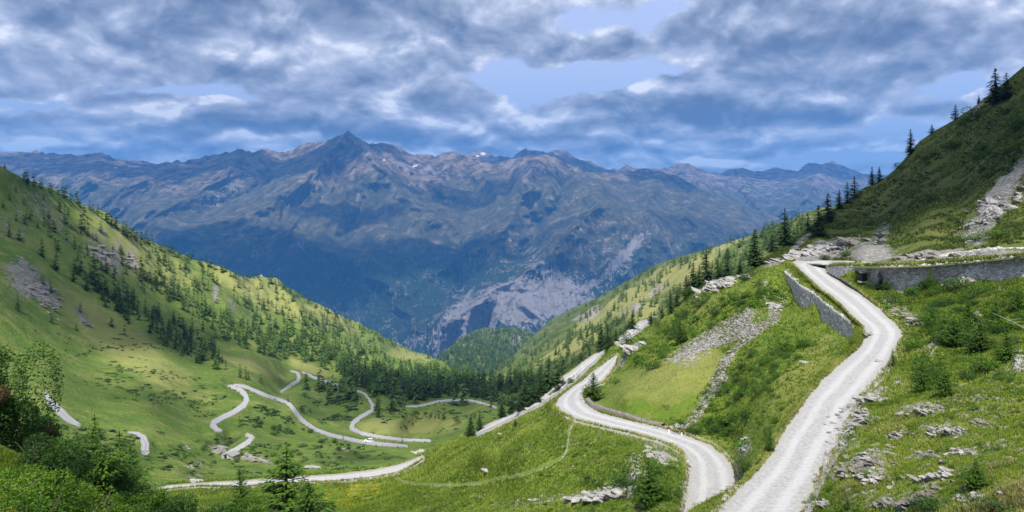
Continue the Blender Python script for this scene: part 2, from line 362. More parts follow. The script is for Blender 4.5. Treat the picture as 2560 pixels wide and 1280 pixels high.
S2 = curve([(-500, 1010), (-300, 1050), (0, 1120), (120, 1160), (200, 1190), (280, 1212), (370, 1214), (500, 1200), (600, 1194), (700, 1188), (779, 1183), (850, 1179), (900, 1175), (950, 1168), (1000, 1157), (1030, 1147), (1045, 1139), (1060, 1131), (1100, 1112), (1180, 1077), (1260, 1042), (1318, 1012), (1361, 980),
            (1380, 960), (1408, 937), (1462, 899), (1499, 875), (1520, 862), (1539, 849), (1556, 836), (1579, 815), (1603, 799), (1625, 794), (1645, 788), (1680, 765), (1700, 748),
            (1725, 722), (1750, 706), (1800, 693), (1870, 683), (1900, 676), (1950, 660), (2000, 651), (2200, 640)])
c2 = road_pts(R2) + road_pts(R2b) + road_pts(R2c) + road_pts(R3)
for a, b in zip(R2c[:-1], R2c[1:]):       # the narrow leg is held tightly
    for f in (0, .5):
        q = [a[j] * (1 - f) + b[j] * f for j in range(5)]; mx_, my_ = (q[0] + q[2]) / 2, (q[1] + q[3]) / 2; c2.append((mx_, my_, yz(my_, q[4])))
        if f: c2 += [(q[0], q[1], yz(q[1], q[4])), (q[2], q[3], yz(q[3], q[4]))]
c2 += [(1372, 1002, 146), (1398, 984, 144), (1425, 964, 150), (1455, 938, 158), (1478, 922, 165), (1500, 906, 172), (1345, 1022, 148), (1300, 1042, 145)]
for y in (1160, 1140, 1100, 1043, 992, 949, 900, 872): c2.append((float(RIM(y)) - 2, y, yz(y, float(Z1(y)) - .15)))
c2 += [(-400, 1280, 12), (-400, 1080, 15), (0, 1280, 16), (0, 1130, 24), (200, 1280, 24), (200, 1200, 36), (340, 1285, 42), (600, 1285, 84), (800, 1285, 104), (1000, 1285, 100), (1200, 1285, 88), (1400, 1285, 74),
       (1600, 1285, 64), (1700, 1275, 62), (-400, 1430, 10), (400, 1430, 30), (1000, 1430, 64), (1600, 1430, 48), (1200, 1180, 108), (1400, 1180, 86), (1550, 1180, 77), (1650, 1200, 70), (1300, 1080, 113), (1200, 1100, 125), (1100, 1150, 130), (1000, 1210, 128),
       (1570, 878, 158), (1600, 950, 118), (1700, 930, 110), (1610, 870, 148), (1560, 990, 108), (1700, 1040, 96), (1800, 1060, 90), (1800, 950, 103), (1900, 1000, 80), (1900, 900, 99), (1850, 1120, 78),
       (1800, 850, 122), (1900, 800, 120), (1850, 760, 135), (1950, 765, 129), (1640, 803, 188), (1700, 800, 160), (1700, 752, 185), (1750, 710, 176), (1870, 687, 160),
       (1640, 840, 172), (1700, 860, 138), (1962, 706, 142.6), (1986, 755, 133.0), (2010, 770, 126.2), (2037, 774, 118.4), (2050, 806, 114.5), (2085, 836, 104.9), (2119, 846, 98.5), (2134, 850, 94.6), (1970, 780, 126), (2000, 810, 116), (2040, 848, 105), (1940, 720, 138), (1950, 668, 150), (1900, 680, 155), (1520, 868, 186), (1530, 885, 172)]
tps2 = TPS(c2, 2e-6)

SU = curve([(1500, 900), (1870, 688), (1900, 655), (1950, 620), (2000, 590), (2050, 545), (2110, 505), (2160, 470), (2215, 440), (2250, 410), (2275, 380), (2300, 352), (2340, 325), (2390, 295), (2440, 262), (2480, 230), (2530, 190), (2560, 163), (2650, 90), (3000, -190)])
cU = [(1984, 656, 166), (2060, 651, 169), (2142, 657, 137), (2203, 657, 131), (2300, 655, 124), (2383, 648, 120), (2560, 629, 110), (3000, 592, 92), (2142, 664, 131), (2203, 664, 124.5), (2300, 661, 118.5), (2383, 655, 115), (2560, 637, 105),
      (2060, 665, 158), (2100, 640, 178), (2050, 600, 205), (1900, 655, 185), (2000, 590, 235), (2110, 505, 290), (2215, 440, 320), (2300, 352, 310), (2400, 290, 290), (2560, 163, 260), (3000, -190, 200), (2200, 560, 225), (2300, 500, 215),
      (2400, 560, 165), (2500, 500, 165), (2560, 420, 180), (2400, 420, 230), (2560, 560, 135), (2300, 620, 140), (2450, 620, 124), (2150, 620, 170), (2560, 600, 118), (3000, 500, 110), (3000, 200, 150), (1870, 700, 168)]
tpsU = TPS(cU, 1e-5)

VR = {  # valley roads: (px, py, width px)
    'a': [(113, 983, 6), (128, 1008, 17), (150, 1030, 19), (170, 1048, 17), (196, 1062, 9)],
    'b': [(321, 1081, 4), (343, 1084, 8), (357, 1095, 17), (363, 1110, 19), (363, 1128, 19)],
    'c': [(573, 966, 5), (589, 963.5, 7), (611, 966, 8), (632, 975, 8), (665, 989, 8), (704, 1001, 8), (724, 1011, 8), (740, 1032, 10), (758, 1054, 10), (790, 1075, 9), (826, 1088, 9), (859, 1095, 9), (901, 1104, 9), (948, 1110.5, 9), (985, 1113, 8), (1016, 1115.5, 6)],
    'd': [(573, 966, 6), (588, 969, 10), (602, 976, 12), (612, 987, 12), (617, 1000, 12), (609, 1014, 13), (582, 1032, 12), (552, 1046, 12), (535, 1056, 14), (532, 1064, 15), (541, 1074, 12), (552, 1076, 6)],
    'e': [(619, 1088, 10), (630, 1094, 12), (620, 1106, 12), (592, 1123, 11), (572, 1134, 11), (558, 1141, 10)],
    'f': [(703, 979, 5), (726, 964, 7), (744, 953, 8), (748, 944, 8), (745, 934, 7), (738, 929.5, 5), (728, 928, 4)],
    'g': [(757, 931, 4), (770, 937, 5), (790, 946, 6), (818, 955, 6), (844, 962, 5), (870, 970, 5), (894, 978, 5), (912, 984, 5), (921, 996, 5), (932, 1013, 6), (930, 1026, 8), (901, 1043, 9), (882, 1058, 11), (880, 1071, 11), (901, 1083, 9), (944, 1092, 8), (1005, 1099.5, 7), (1074, 1102, 6)],
    'h': [(1010, 1016, 3), (1040, 1016, 4), (1062, 1013, 5), (1095, 1003.5, 5), (1120, 1001, 5), (1149, 1000, 5), (1180, 1002, 5), (1205, 1008, 5), (1239, 1019, 5)],
    'i': [(764, 1168, 6), (780, 1167, 7), (800, 1169, 4)],
}
SB = curve([(-500, 130), (-200, 300), (0, 412), (60, 446), (100, 462), (170, 492), (250, 530), (300, 573), (330, 588), (380, 606), (430, 630), (520, 656), (600, 690), (640, 692), (653, 690), (680, 700), (750, 737), (830, 780), (860, 792), (900, 808), (960, 842), (1000, 862), (1040, 880),
            (1075, 889), (1095, 902), (1130, 925), (1180, 940), (1220, 948), (1300, 985), (1400, 1000), (1500, 1010)])
cB = [(113, 983, 245), (150, 1030, 215), (196, 1062, 205), (340, 1085, 215), (363, 1110, 200), (363, 1130, 190), (590, 966, 430), (665, 989, 425), (730, 1014, 412), (745, 1045, 395), (790, 1075, 385), (860, 1095, 385), (923, 1107, 385), (1016, 1115, 375),
      (617, 1000, 385), (582, 1032, 350), (535, 1062, 320), (550, 1076, 312), (630, 1092, 300), (570, 1136, 255), (748, 948, 640), (740, 930, 690), (705, 978, 560), (790, 946, 655), (850, 963, 610), (915, 987, 560), (932, 1018, 500), (880, 1064, 440), (930, 1090, 415), (1077, 1102, 400),
      (1040, 1016, 545), (1100, 1003, 575), (1170, 1001, 580), (1239, 1017, 540), (1300, 1040, 470), (1000, 1055, 470), (1180, 1060, 445), (1000, 990, 640), (1120, 990, 625), (1240, 1000, 610), (1000, 945, 850), (1150, 955, 900), (1220, 948, 950), (1300, 985, 700),
      (700, 885, 780), (600, 850, 740), (450, 800, 640), (300, 700, 600), (150, 600, 560), (0, 500, 520), (0, 412, 540), (250, 530, 800), (380, 606, 950), (520, 656, 1150), (650, 692, 1350), (830, 780, 1700), (960, 842, 2000), (1085, 892, 2300), (-500, 130, 400), (-500, 600, 330), (-500, 1000, 150),
      (200, 900, 390), (100, 760, 440), (0, 1000, 220), (0, 800, 360), (800, 855, 1050), (900, 880, 1350), (1000, 900, 1700), (1040, 905, 2000), (900, 915, 930), (400, 1000, 330), (400, 900, 450), (250, 1000, 290), (450, 1080, 270), (500, 930, 480), (800, 1000, 520), (680, 940, 610),
      (780, 1168, 195), (600, 1190, 170), (900, 1170, 185), (1000, 1150, 215), (450, 1160, 185), (370, 1200, 160), (250, 1180, 140), (0, 1150, 120), (700, 1130, 270), (900, 1130, 300), (1050, 1130, 300), (1200, 1080, 350), (500, 1250, 145), (1000, 1250, 145), (0, 1250, 100), (1400, 1050, 400)]
tpsB = TPS(cB, 2e-5)

SR = curve([(1100, 968), (1200, 950), (1230, 938), (1270, 905), (1300, 872), (1335, 838), (1380, 797), (1440, 767), (1500, 742), (1560, 707), (1600, 685), (1640, 662), (1700, 642), (1790, 617), (1870, 591), (1940, 562), (2050, 522), (2200, 500)])
cR = [(1335, 838, 2500), (1500, 742, 2000), (1700, 642, 1500), (1870, 591, 1250), (2050, 522, 1050), (1230, 938, 1500), (1250, 960, 900), (1400, 940, 760), (1500, 860, 850), (1650, 760, 900), (1300, 985, 640), (1320, 900, 1500), (1400, 860, 1350), (1500, 800, 1300), (1600, 740, 1250), (1750, 680, 1000), (1800, 720, 700), (1500, 950, 550),
      (1400, 1020, 480), (1200, 1000, 800), (1100, 968, 1100), (1700, 900, 400), (2100, 640, 600), (1600, 840, 650), (1450, 905, 720)]
tpsR = TPS(cR, 2e-5)
SK = curve([(980, 980), (1040, 930), (1080, 906), (1105, 885), (1130, 862), (1160, 842), (1190, 825), (1215, 820), (1235, 826), (1255, 820), (1285, 819), (1310, 826), (1335, 838), (1370, 858), (1450, 920)])
tpsK = TPS([(1190, 825, 3500), (1285, 820, 3600), (1080, 906, 3000), (1370, 858, 3700), (1200, 900, 2700), (1150, 950, 2200), (1280, 900, 2900), (1000, 980, 2200), (1300, 980, 2000), (1240, 850, 3250), (1225, 835, 3500), (1400, 950, 2600)], 1e-4)

SF = curve([(-500, 390), (-200, 380), (0, 385), (18, 385), (33, 381), (49, 379), (64, 382), (78, 381), (88, 377), (102, 379), (117, 384), (146, 386), (178, 385), (184, 389), (203, 390), (225, 386), (256, 384), (268, 387), (283, 396), (301, 401), (324, 406), (352, 401), (367, 400), (377, 410), (391, 411), (406, 409),
            (430, 407), (439, 401), (450, 405), (459, 407), (475, 402), (496, 400), (515, 391), (553, 387), (579, 379), (596, 373), (627, 381), (650, 377), (665, 375), (678, 379), (712, 381), (734, 375), (749, 362), (785, 359), (824, 352), (850, 339), (869, 328), (884, 341), (919, 359), (940, 362), (970, 361), (996, 367), (1022, 382),
            (1039, 388), (1078, 388), (1088, 394), (1108, 386), (1134, 382), (1159, 390), (1190, 399), (1232, 414), (1250, 406), (1267, 401), (1285, 400), (1310, 392), (1332, 388), (1367, 387), (1391, 397), (1434, 417), (1465, 431), (1518, 435), (1546, 434), (1600, 424), (1640, 428), (1700, 445), (1760, 480), (1850, 520), (2000, 560), (2200, 600), (3000, 640)])
SG = curve([(1100, 410), (1159, 389), (1185, 378), (1202, 377), (1224, 385), (1235, 394), (1267, 391), (1280, 399), (1290, 388), (1300, 380), (1312, 372), (1335, 378), (1370, 382), (1385, 378), (1402, 376), (1416, 377), (1430, 390), (1451, 403), (1476, 403), (1497, 417), (1518, 425), (1546, 423), (1567, 413), (1581, 420), (1606, 423), (1652, 422),
            (1680, 417), (1697, 410), (1718, 410), (1732, 417), (1757, 424), (1771, 433), (1785, 431), (1803, 434), (1827, 424), (1856, 420), (1887, 431), (1912, 428), (1940, 420), (1968, 426), (1993, 430), (2005, 420), (2017, 410), (2042, 410), (2056, 413), (2081, 404), (2109, 417), (2151, 434), (2250, 440), (2500, 430), (3000, 440)])
cF = [(0, 385, 13.0), (300, 401, 13.0), (600, 374, 13.6), (869, 328, 14.0), (1134, 382, 13.6), (1350, 388, 12.6), (1518, 434, 12.6), (1600, 424, 13), (1750, 480, 12.5), (2000, 560, 12), (2200, 600, 12), (1150, 930, 8.2), (1300, 780, 8.5), (1150, 780, 8.9), (1300, 620, 10.2), (400, 590, 10.3), (600, 660, 10),
      (869, 450, 12.0), (760, 430, 13.1), (640, 470, 12.1), (480, 560, 10.9), (870, 520, 11.2), (1000, 560, 10.9), (1100, 480, 12.5), (1200, 480, 12.4), (1350, 480, 11.3), (1600, 560, 10.5), (1800, 560, 11), (1500, 700, 9.4), (1650, 640, 10), (1600, 750, 9.1), (200, 460, 12.0), (0, 520, 11), (0, 450, 12.2),
      (500, 450, 12.6), (980, 430, 12.6), (860, 390, 13.2), (1040, 640, 10.1), (900, 640, 10.4), (800, 560, 10.9), (700, 580, 11), (1200, 560, 11.2), (1430, 560, 10.3), (1250, 520, 12), (800, 760, 9.6), (1000, 800, 9.3), (500, 750, 9.6), (200, 700, 9.8), (1900, 700, 10), (2500, 700, 12), (1100, 690, 9.8), (1200, 690, 9.8), (-500, 400, 13), (-500, 700, 10), (3000, 700, 12)]
tpsF = TPS([(a, b, c * 1000) for a, b, c in cF], 1e-4)
tpsG = TPS([(1185, 378, 17500), (1402, 376, 17500), (1312, 372, 17000), (1697, 410, 18000), (2081, 404, 18500), (2500, 430, 18000), (1700, 560, 13500), (2000, 560, 13500), (1400, 500, 14500), (1200, 500, 15000), (2300, 560, 13800), (1856, 500, 15500), (2100, 470, 16300), (1600, 480, 15500), (3000, 440, 17000), (3000, 600, 14000), (2000, 640, 12300), (1700, 640, 12300), (1940, 450, 17000), (1560, 440, 17000)], 1e-4)

def column_sheet(S, x0, x1, dx, ybot, nr, tps, back, power=1.0):
    """rows hang from the skyline S(px); rows behind it run down the far side"""
    xs = np.arange(x0, x1 + dx, dx); t = np.linspace(0, 1, nr) ** power
    top = S(xs); yb = ybot(xs) if callable(ybot) else np.full_like(xs, ybot)
    py = top[None] + t[:, None] * np.maximum(yb - top, 2)[None]; px = np.broadcast_to(xs, py.shape)
    Y = tps(px, py); V = P3(px, py, Y)
    first = V[0]; nb = len(back)
    B = np.stack([first + np.stack([first[:, 0] / first[:, 1] * d, np.full(len(xs), d), np.full(len(xs), -h)], -1) for d, h in back[::-1]])
    return np.concatenate([B, V]), np.concatenate([np.broadcast_to(top, (nb, len(xs))), py]), np.concatenate([np.broadcast_to(xs, (nb, len(xs))), px]), nb

NOROAD = {}
def finish(name, V, py, px, mat, attrs, label=None):
    nr, nc = px.shape
    me = mesh_np(name, V.reshape(-1, 3), grid_faces(nr, nc), mat, True, {k: np.broadcast_to(v, px.shape) for k, v in attrs.items()})
    return link(name, me, kind='structure')

def level_roads(px, py, Y, roads, m=5.0):
    for R in roads:
        line = [((a[0] + a[2]) / 2, (a[1] + a[3]) / 2, a[4]) for a in R]
        _, z = seg_dist(px, py, line); poly = [(a[0], a[1]) for a in R] + [(a[2], a[3]) for a in R[::-1]]
        e = poly_dist(px, py, poly); w = 1 - sstep(e, 0, m); Yr = yz(np.maximum(py, CY + 60), z)
        Y = 1 / ((1 - w) / Y + w / Yr)
    return Y
def poly_dist(px, py, poly):
    d, _ = seg_dist(px, py, [(x, y, 0) for x, y in poly + poly[:1]])
    return np.where(in_poly(px, py, poly), -d, d)
# --- upper road, its bank and the rocky slope to the right
nr, nc = 250, 330
s = np.linspace(0, 1, nc)[None] ** 1.15; t = np.linspace(0, 1, nr)[:, None]
tx = 1965 + s * (3000 - 1965); T0 = TOP1(tx)
py1 = T0 + t * (1425 - T0); px1 = RIM(py1) + s * (3000 - RIM(py1))
V1 = P3(px1, py1, level_roads(px1, py1, tps1(px1, py1), [R1], 6))
def road_line(R): return [((a[0] + a[2]) / 2, (a[1] + a[3]) / 2, math.hypot(a[2] - a[0], a[3] - a[1]) / 2) for a in R]
d, hw = seg_dist(px1, py1, road_line(R1 + R1b[1:])); e1 = d - hw
poly1 = [(a[0], a[1]) for a in R1] + [(a[0], a[1]) for a in R1b[1:]] + [(a[2], a[3]) for a in R1b[::-1]] + [(a[2], a[3]) for a in R1[::-1]]
def poly_dist(px, py, poly):
    d, _ = seg_dist(px, py, [(x, y, 0) for x, y in poly + poly[:1]])
    return np.where(in_poly(px, py, poly), -d, d)
e1 = poly_dist(px1, py1, poly1)
k = np.clip(V1[..., 1] / 60, .25, 3)
damp = sstep(e1, 0, 45 / k); right = sstep(px1 - RIM(py1), 10, 60)
X, Yv = V1[..., 0], V1[..., 1]
rk1 = blobmask(px1, py1, [(2130, 1060, 60, 40, -35), (2060, 1150, 25, 50, 10), (2150, 1170, 75, 35, -10), (2110, 1120, 60, 22, -20), (2170, 990, 60, 14, -15), (2370, 1080, 90, 22, 5), (2300, 1030, 70, 20), (2480, 1120, 120, 30, 0, .6), (2300, 1240, 90, 25, -25, .8), (2180, 1250, 110, 25, 0, .8),
                         (2420, 1010, 120, 40, 0, .55), (2500, 940, 60, 60, 0, .6), (2545, 915, 22, 30), (2290, 800, 40, 22, 20, .9), (2250, 770, 60, 22, 30, .7), (2340, 860, 30, 50, 30, .8), (2480, 740, 60, 18, -30, .6), (2440, 800, 18, 24), (2270, 860, 12, 60, -30, .8), (2380, 1180, 160, 40, -10, .55), (2250, 960, 40, 14, -15, .7), (2470, 1240, 120, 30, -10, .5)])
bumps = fbm(X / 9, Yv / 9, oct=4, seed=3) * .75 + fbm(X / 2.2, Yv / 2.2, oct=4, seed=9, ridged=True) * (.14 + .40 * rk1) + rk1 * (.45 + .3 * fbm(X / 1.1, Yv / 1.1, oct=3, seed=19))
V1[..., 2] += bumps * damp * right * np.clip(k, .5, 1)
ditch = np.exp(-((e1 - 10 / k) / (9 / k)) ** 2) * .25; V1[..., 2] -= np.where(px1 > RIM(py1) + 30, ditch * right, 0) * .6
e1t = e1 * k / 31                       # rough metres from the road edge
A1 = dict(rock=np.clip(rk1 * .60 + .12 + .1 * fbm(X / 14, Yv / 14, oct=3, seed=5), 0, 1) * sstep(e1t, .1, .6), dry=blobmask(px1, py1, [(2400, 1150, 340, 170, 0, .62), (2500, 800, 200, 80, 0, .6), (2000, 800, 200, 200, 0, .5), (2050, 950, 60, 60, 0, .6)]),
          flower=0 * px1, shrub=blobmask(px1, py1, [(2200, 720, 120, 50, 20, .6), (2350, 800, 120, 50, 10, .4)]), gravel=np.clip(1.05 - e1t / .9, 0, 1))
# a skirt of turf falls away under the outer rim
NRM = np.array([-.55, .35, 0.]); inw = (sstep(py1[:, 0], 660, 674) * (1 - sstep(py1[:, 0], 850, 866)))[:, None]; sk = [V1[:, 0] + NRM * (a * (1 - inw) - .25 * inw) - np.array([0, 0, b]) for a, b in ((1.3, 11.), (.8, 4.2), (.4, 1.3), (.12, .22))]
cols = lambda a, v: np.concatenate([np.repeat(np.broadcast_to(a, px1.shape)[:, :1], 4, 1) if v is None else np.full((nr, 4), v), np.broadcast_to(a, px1.shape)], 1)
V1s = np.concatenate([np.stack(sk, 1), V1], 1)
finish('ground', V1s, cols(py1, None), cols(px1, None), M_NEAR, {a: cols(b, None) for a, b in A1.items()})

# --- outer slope of the spur: meadow, lower road, bottom meadow
xs = np.arange(-500, 2150, 3.0); top = S2(xs); nr2 = 250
t = np.linspace(0, 1, nr2)[:, None]
py2 = top + t * (1425 - top); px2 = np.broadcast_to(xs, py2.shape).copy()
V2 = P3(px2, py2, level_roads(px2, py2, tps2(px2, py2), [R2, R3], 7))
polyR2 = [(a[0], a[1]) for a in R2] + [(a[2], a[3]) for a in R2[::-1]]
polyf = lambda R: [(a[0], a[1]) for a in R] + [(a[2], a[3]) for a in R[::-1]]
e2 = np.minimum.reduce([poly_dist(px2, py2, polyR2), poly_dist(px2, py2, polyf(R2b)), poly_dist(px2, py2, polyf(R2c)), poly_dist(px2, py2, polyf(R3))])
TRAIL = [(1440, 1054, 5), (1428, 1066, 6), (1422, 1085, 6), (1420, 1105, 6), (1417, 1130, 6), (1408, 1146, 5), (1390, 1158, 5), (1350, 1176, 4), (1290, 1195, 4), (1200, 1212, 4), (1150, 1216, 3.5), (1090, 1217, 3), (1035, 1213, 3), (1003, 1203, 3), (995, 1195, 2)]
dt, _ = seg_dist(px2, py2, TRAIL)
X, Yv = V2[..., 0], V2[..., 1]
k2 = np.clip(Yv / 60, .3, 3.5); e2t = e2 * k2 / 31
damp2 = sstep(e2t, 0, 2.2) * sstep(RIM(py2) - px2, 4, 60)
rk2 = blobmask(px2, py2, [(1760, 870, 75, 20, -38, 1), (1860, 800, 40, 14, -40, .9), (1720, 890, 50, 14, -20, .9), (1800, 712, 50, 18, -15, 1), (1640, 785, 22, 10, -40), (1870, 830, 30, 12, -30, .9), (1930, 780, 16, 10, -30), (1660, 1145, 36, 12, 30, 1), (1640, 1115, 40, 10, 25, .7), (1585, 1205, 20, 14, -40, 1), (1530, 1235, 90, 12, -5, .9), (1620, 1190, 18, 30, 20, .7),
                         (1820, 900, 30, 9, -60, .9), (1795, 960, 14, 40, 25, .95), (1762, 1020, 12, 30, 35, .85), (1905, 735, 8, 40, 12, .5), (1860, 1120, 22, 26, 20, .9), (1925, 1140, 10, 25, 30, .6), (1340, 1255, 120, 18, -10, .55), (1100, 1268, 120, 10, -8, .5), (1740, 1225, 22, 24, 0, .6), (1620, 1255, 80, 14, -20, .6),
                         (1420, 1130, 200, 50, -20, .28), (1590, 870, 18, 10, -40, .9), (1560, 905, 8, 26, 20, .9), (1900, 660, 30, 8, -10, .8), (1950, 650, 30, 8, -8, .8), (430, 1235, 60, 12, 0, .6), (500, 1190, 30, 8, 0, .7), (440, 1265, 60, 10, 0, .5)])
bumps = fbm(X / 16, Yv / 16, oct=4, seed=31) * 1.0 + fbm(X / 3, Yv / 3, oct=4, seed=33, ridged=True) * (.12 + .4 * rk2) + rk2 * .5
V2[..., 2] += bumps * damp2 * np.clip(k2, .3, 1.2) * sstep(py2 - S2(px2), 0, 12) * np.where(e2t < 8, .5, 1)
A2 = dict(rock=np.clip(rk2 * .68 + .10 * fbm(X / 14, Yv / 14, oct=3, seed=5) + .06, 0, 1) * sstep(e2t, .1, .6), dry=blobmask(px2, py2, [(1700, 940, 160, 60, -15, .65), (2000, 960, 60, 130, 35, .75), (1750, 760, 120, 60, -20, .4), (1440, 1000, 60, 60, -40, .8), (1300, 1060, 90, 40, -30, .5), (1000, 1150, 160, 60, 0, .4)]),
          flower=blobmask(px2, py2, [(830, 1235, 110, 30, 0, 1), (780, 1215, 90, 14, 0, .9), (900, 1212, 60, 10, 0, .6), (740, 1260, 60, 20, 0, .7)]),
          shrub=blobmask(px2, py2, [(1830, 960, 60, 90, 40, .75), (1700, 1040, 120, 22, 15, .6), (1800, 1030, 60, 60, 0, .6), (1950, 870, 90, 40, -20, .6), (1600, 870, 60, 40, -40, .5), (1700, 800, 80, 50, -40, .4), (1870, 740, 60, 40, 0, .3), (1630, 1230, 90, 50, 0, .35)]),
          gravel=np.maximum(np.clip(1.0 - e2t / .9, 0, 1), np.clip(1.0 - dt / 4, 0, 1) * .5))
V2b = V2[0]; bk = np.stack([V2b + np.stack([V2b[:, 0] / V2b[:, 1] * d, np.full(len(xs), d), np.full(len(xs), -h)], -1) for d, h in ((60, 70.), (18, 14.), (5, 2.2), (1.5, .35))])
cat = lambda a: np.concatenate([np.repeat(np.broadcast_to(a, px2.shape)[:1], 4, 0), np.broadcast_to(a, px2.shape)])
V2s = np.concatenate([bk, V2]); px2s, py2s = cat(px2), cat(py2)
F2 = grid_faces(*px2s.shape); keep = (px2s < RIM(py2s) + 5).ravel()
F2 = F2[keep[F2].all(1)]
me = mesh_np('hillside', V2s.reshape(-1, 3), F2, M_NEAR, True, {a: cat(b) for a, b in A2.items()})
link('hillside', me, kind='structure')

# --- dark slope above the road, right
VU, pyU, pxU, nb = column_sheet(SU, 1862, 3000, 3.0, lambda x: np.interp(x, [1500, 1860, 1960, 2067, 2142, 2203, 2300, 2383, 2560, 3000], [1000, 740, 668, 668, 670, 671, 668, 662, 645, 610]), 190, tpsU, [(3, 1.0), (30, 14.), (120, 90.)])
X, Yv = VU[..., 0], VU[..., 1]
hU = sstep(pyU - SU(pxU), 0, 25) * sstep(np.interp(pxU, [1500, 2067, 2203, 2383, 2560, 3000], [700, 660, 655, 648, 629, 590]) - pyU, 0, 20)
VU[..., 2] += (fbm(X / 22, Yv / 22, oct=4, seed=51) * 2.2 + fbm(X / 5, Yv / 5, oct=3, seed=52, ridged=True) * .5) * hU
VU[..., 2] += fbm(X / 6, Yv / 20, oct=3, seed=53) * .8 * (1 - sstep(pyU - SU(pxU), 0, 25))
rkU = blobmask(pxU, pyU, [(2480, 520, 26, 110, 35, 1), (2440, 580, 40, 50, 30, .75), (2540, 440, 18, 50, 30, .8), (2350, 640, 110, 10, -4, .95), (2500, 632, 90, 9, 2, .9), (2180, 630, 60, 30, 0, .9), (2060, 625, 60, 20, -15, 1), (1990, 640, 40, 12, -10, .9), (2000, 610, 40, 10, -30, .6), (2200, 590, 20, 50, 35, .6), (2440, 265, 30, 14, -45, .7), (1940, 655, 40, 8, -15, .8)])
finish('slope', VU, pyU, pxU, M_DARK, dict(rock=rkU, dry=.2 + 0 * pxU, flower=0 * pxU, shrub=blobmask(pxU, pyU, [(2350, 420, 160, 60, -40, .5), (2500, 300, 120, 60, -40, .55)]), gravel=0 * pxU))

# --- bowl of the valley and the long left hillside
VB, pyB, pxB, nb = column_sheet(SB, -500, 1480, 2.6, 1270, 330, tpsB, [(20, 4.), (120, 60.), (500, 450.)])
eB = np.full(pxB.shape, 1e9)
for L in VR.values():
    d, hw = seg_dist(pxB, pyB, L); eB = np.minimum(eB, d - hw / 2)
X, Yv = VB[..., 0], VB[..., 1]
sc = np.clip(Yv / 500, .25, 4)
slopeB = sstep(1000 - pyB + (pxB - 600) * .25, 0, 120)
dB = sstep(eB, 1, 22) * sstep(pyB - SB(pxB), 0, 14)
q = (X * .55 + Yv * .25)                         # gullies run down the left slope
gl = fbm(q / 70, Yv / 420, oct=4, seed=61, ridged=True)
VB[..., 2] += (gl * 9 * slopeB * np.clip(sc, .4, 2.2) + fbm(X / 60, Yv / 60, oct=5, seed=62) * 5.0 * np.clip(sc, .3, 2.5) + fbm(X / 12, Yv / 12, oct=3, seed=63) * .8 * (1 - slopeB * .4)) * dB
VB[..., 2] += fbm(X / 30, Yv / 60, oct=4, seed=64) * 5 * (1 - sstep(pyB - SB(pxB), 0, 14)) * np.clip(Yv / 900, .4, 2)
rB = blobmask(pxB, pyB, [(60, 700, 60, 34, 45, .85), (110, 740, 50, 22, 40, .95), (200, 800, 30, 10, 40, .6), (250, 620, 60, 30, 50, .55), (120, 520, 90, 40, 50, .5), (290, 650, 20, 50, 10, .7), (330, 650, 20, 30, 0, .6), (540, 740, 10, 20, 0, .8), (580, 780, 12, 24, 0, .6), (320, 590, 60, 30, 30, .5), (40, 560, 60, 60, 0, .45), (555, 1126, 34, 8, 10, .7), (500, 1150, 24, 6, -30, .6),
                        (660, 1145, 30, 8, 15, .7), (480, 1180, 30, 8, 0, .6), (1000, 860, 10, 10), (640, 800, 70, 30, 30, .35), (900, 860, 60, 20, 30, .3)])
dryB = blobmask(pxB, pyB, [(350, 640, 200, 60, 35, .55), (650, 740, 160, 40, 30, .75), (1010, 892, 50, 10, 10, 1.3), (1060, 905, 30, 6, 0, 1.2), (300, 860, 220, 50, 35, .65), (600, 910, 120, 18, 20, .6), (1000, 1070, 160, 22, 0, .6), (830, 790, 80, 30, 30, .7), (780, 925, 60, 10, 15, .8)])
shB = blobmask(pxB, pyB, [(330, 940, 90, 30, 20, .45), (850, 1010, 60, 40, 30, .6), (700, 1060, 60, 30, 20, .5), (650, 1110, 200, 26, 5, .55), (900, 1140, 180, 26, 0, .65), (800, 1130, 160, 30, 0, .5), (1100, 1100, 120, 30, -20, .6), (570, 1090, 60, 20, 0, .6), (950, 1010, 60, 10, 0, .4), (430, 1120, 80, 16, 0, .6), (240, 1070, 90, 20, 10, .5), (600, 1050, 60, 20, 0, .3)])
gB = np.clip(1.0 - np.abs(eB) / 3.0, 0, 1) * .7
finish('valley', VB, pyB, pxB, M_MID, dict(rock=np.clip(rB, 0, 1), dry=dryB, flower=0 * pxB, shrub=shB, gravel=np.where(eB < 0, 1, gB)))

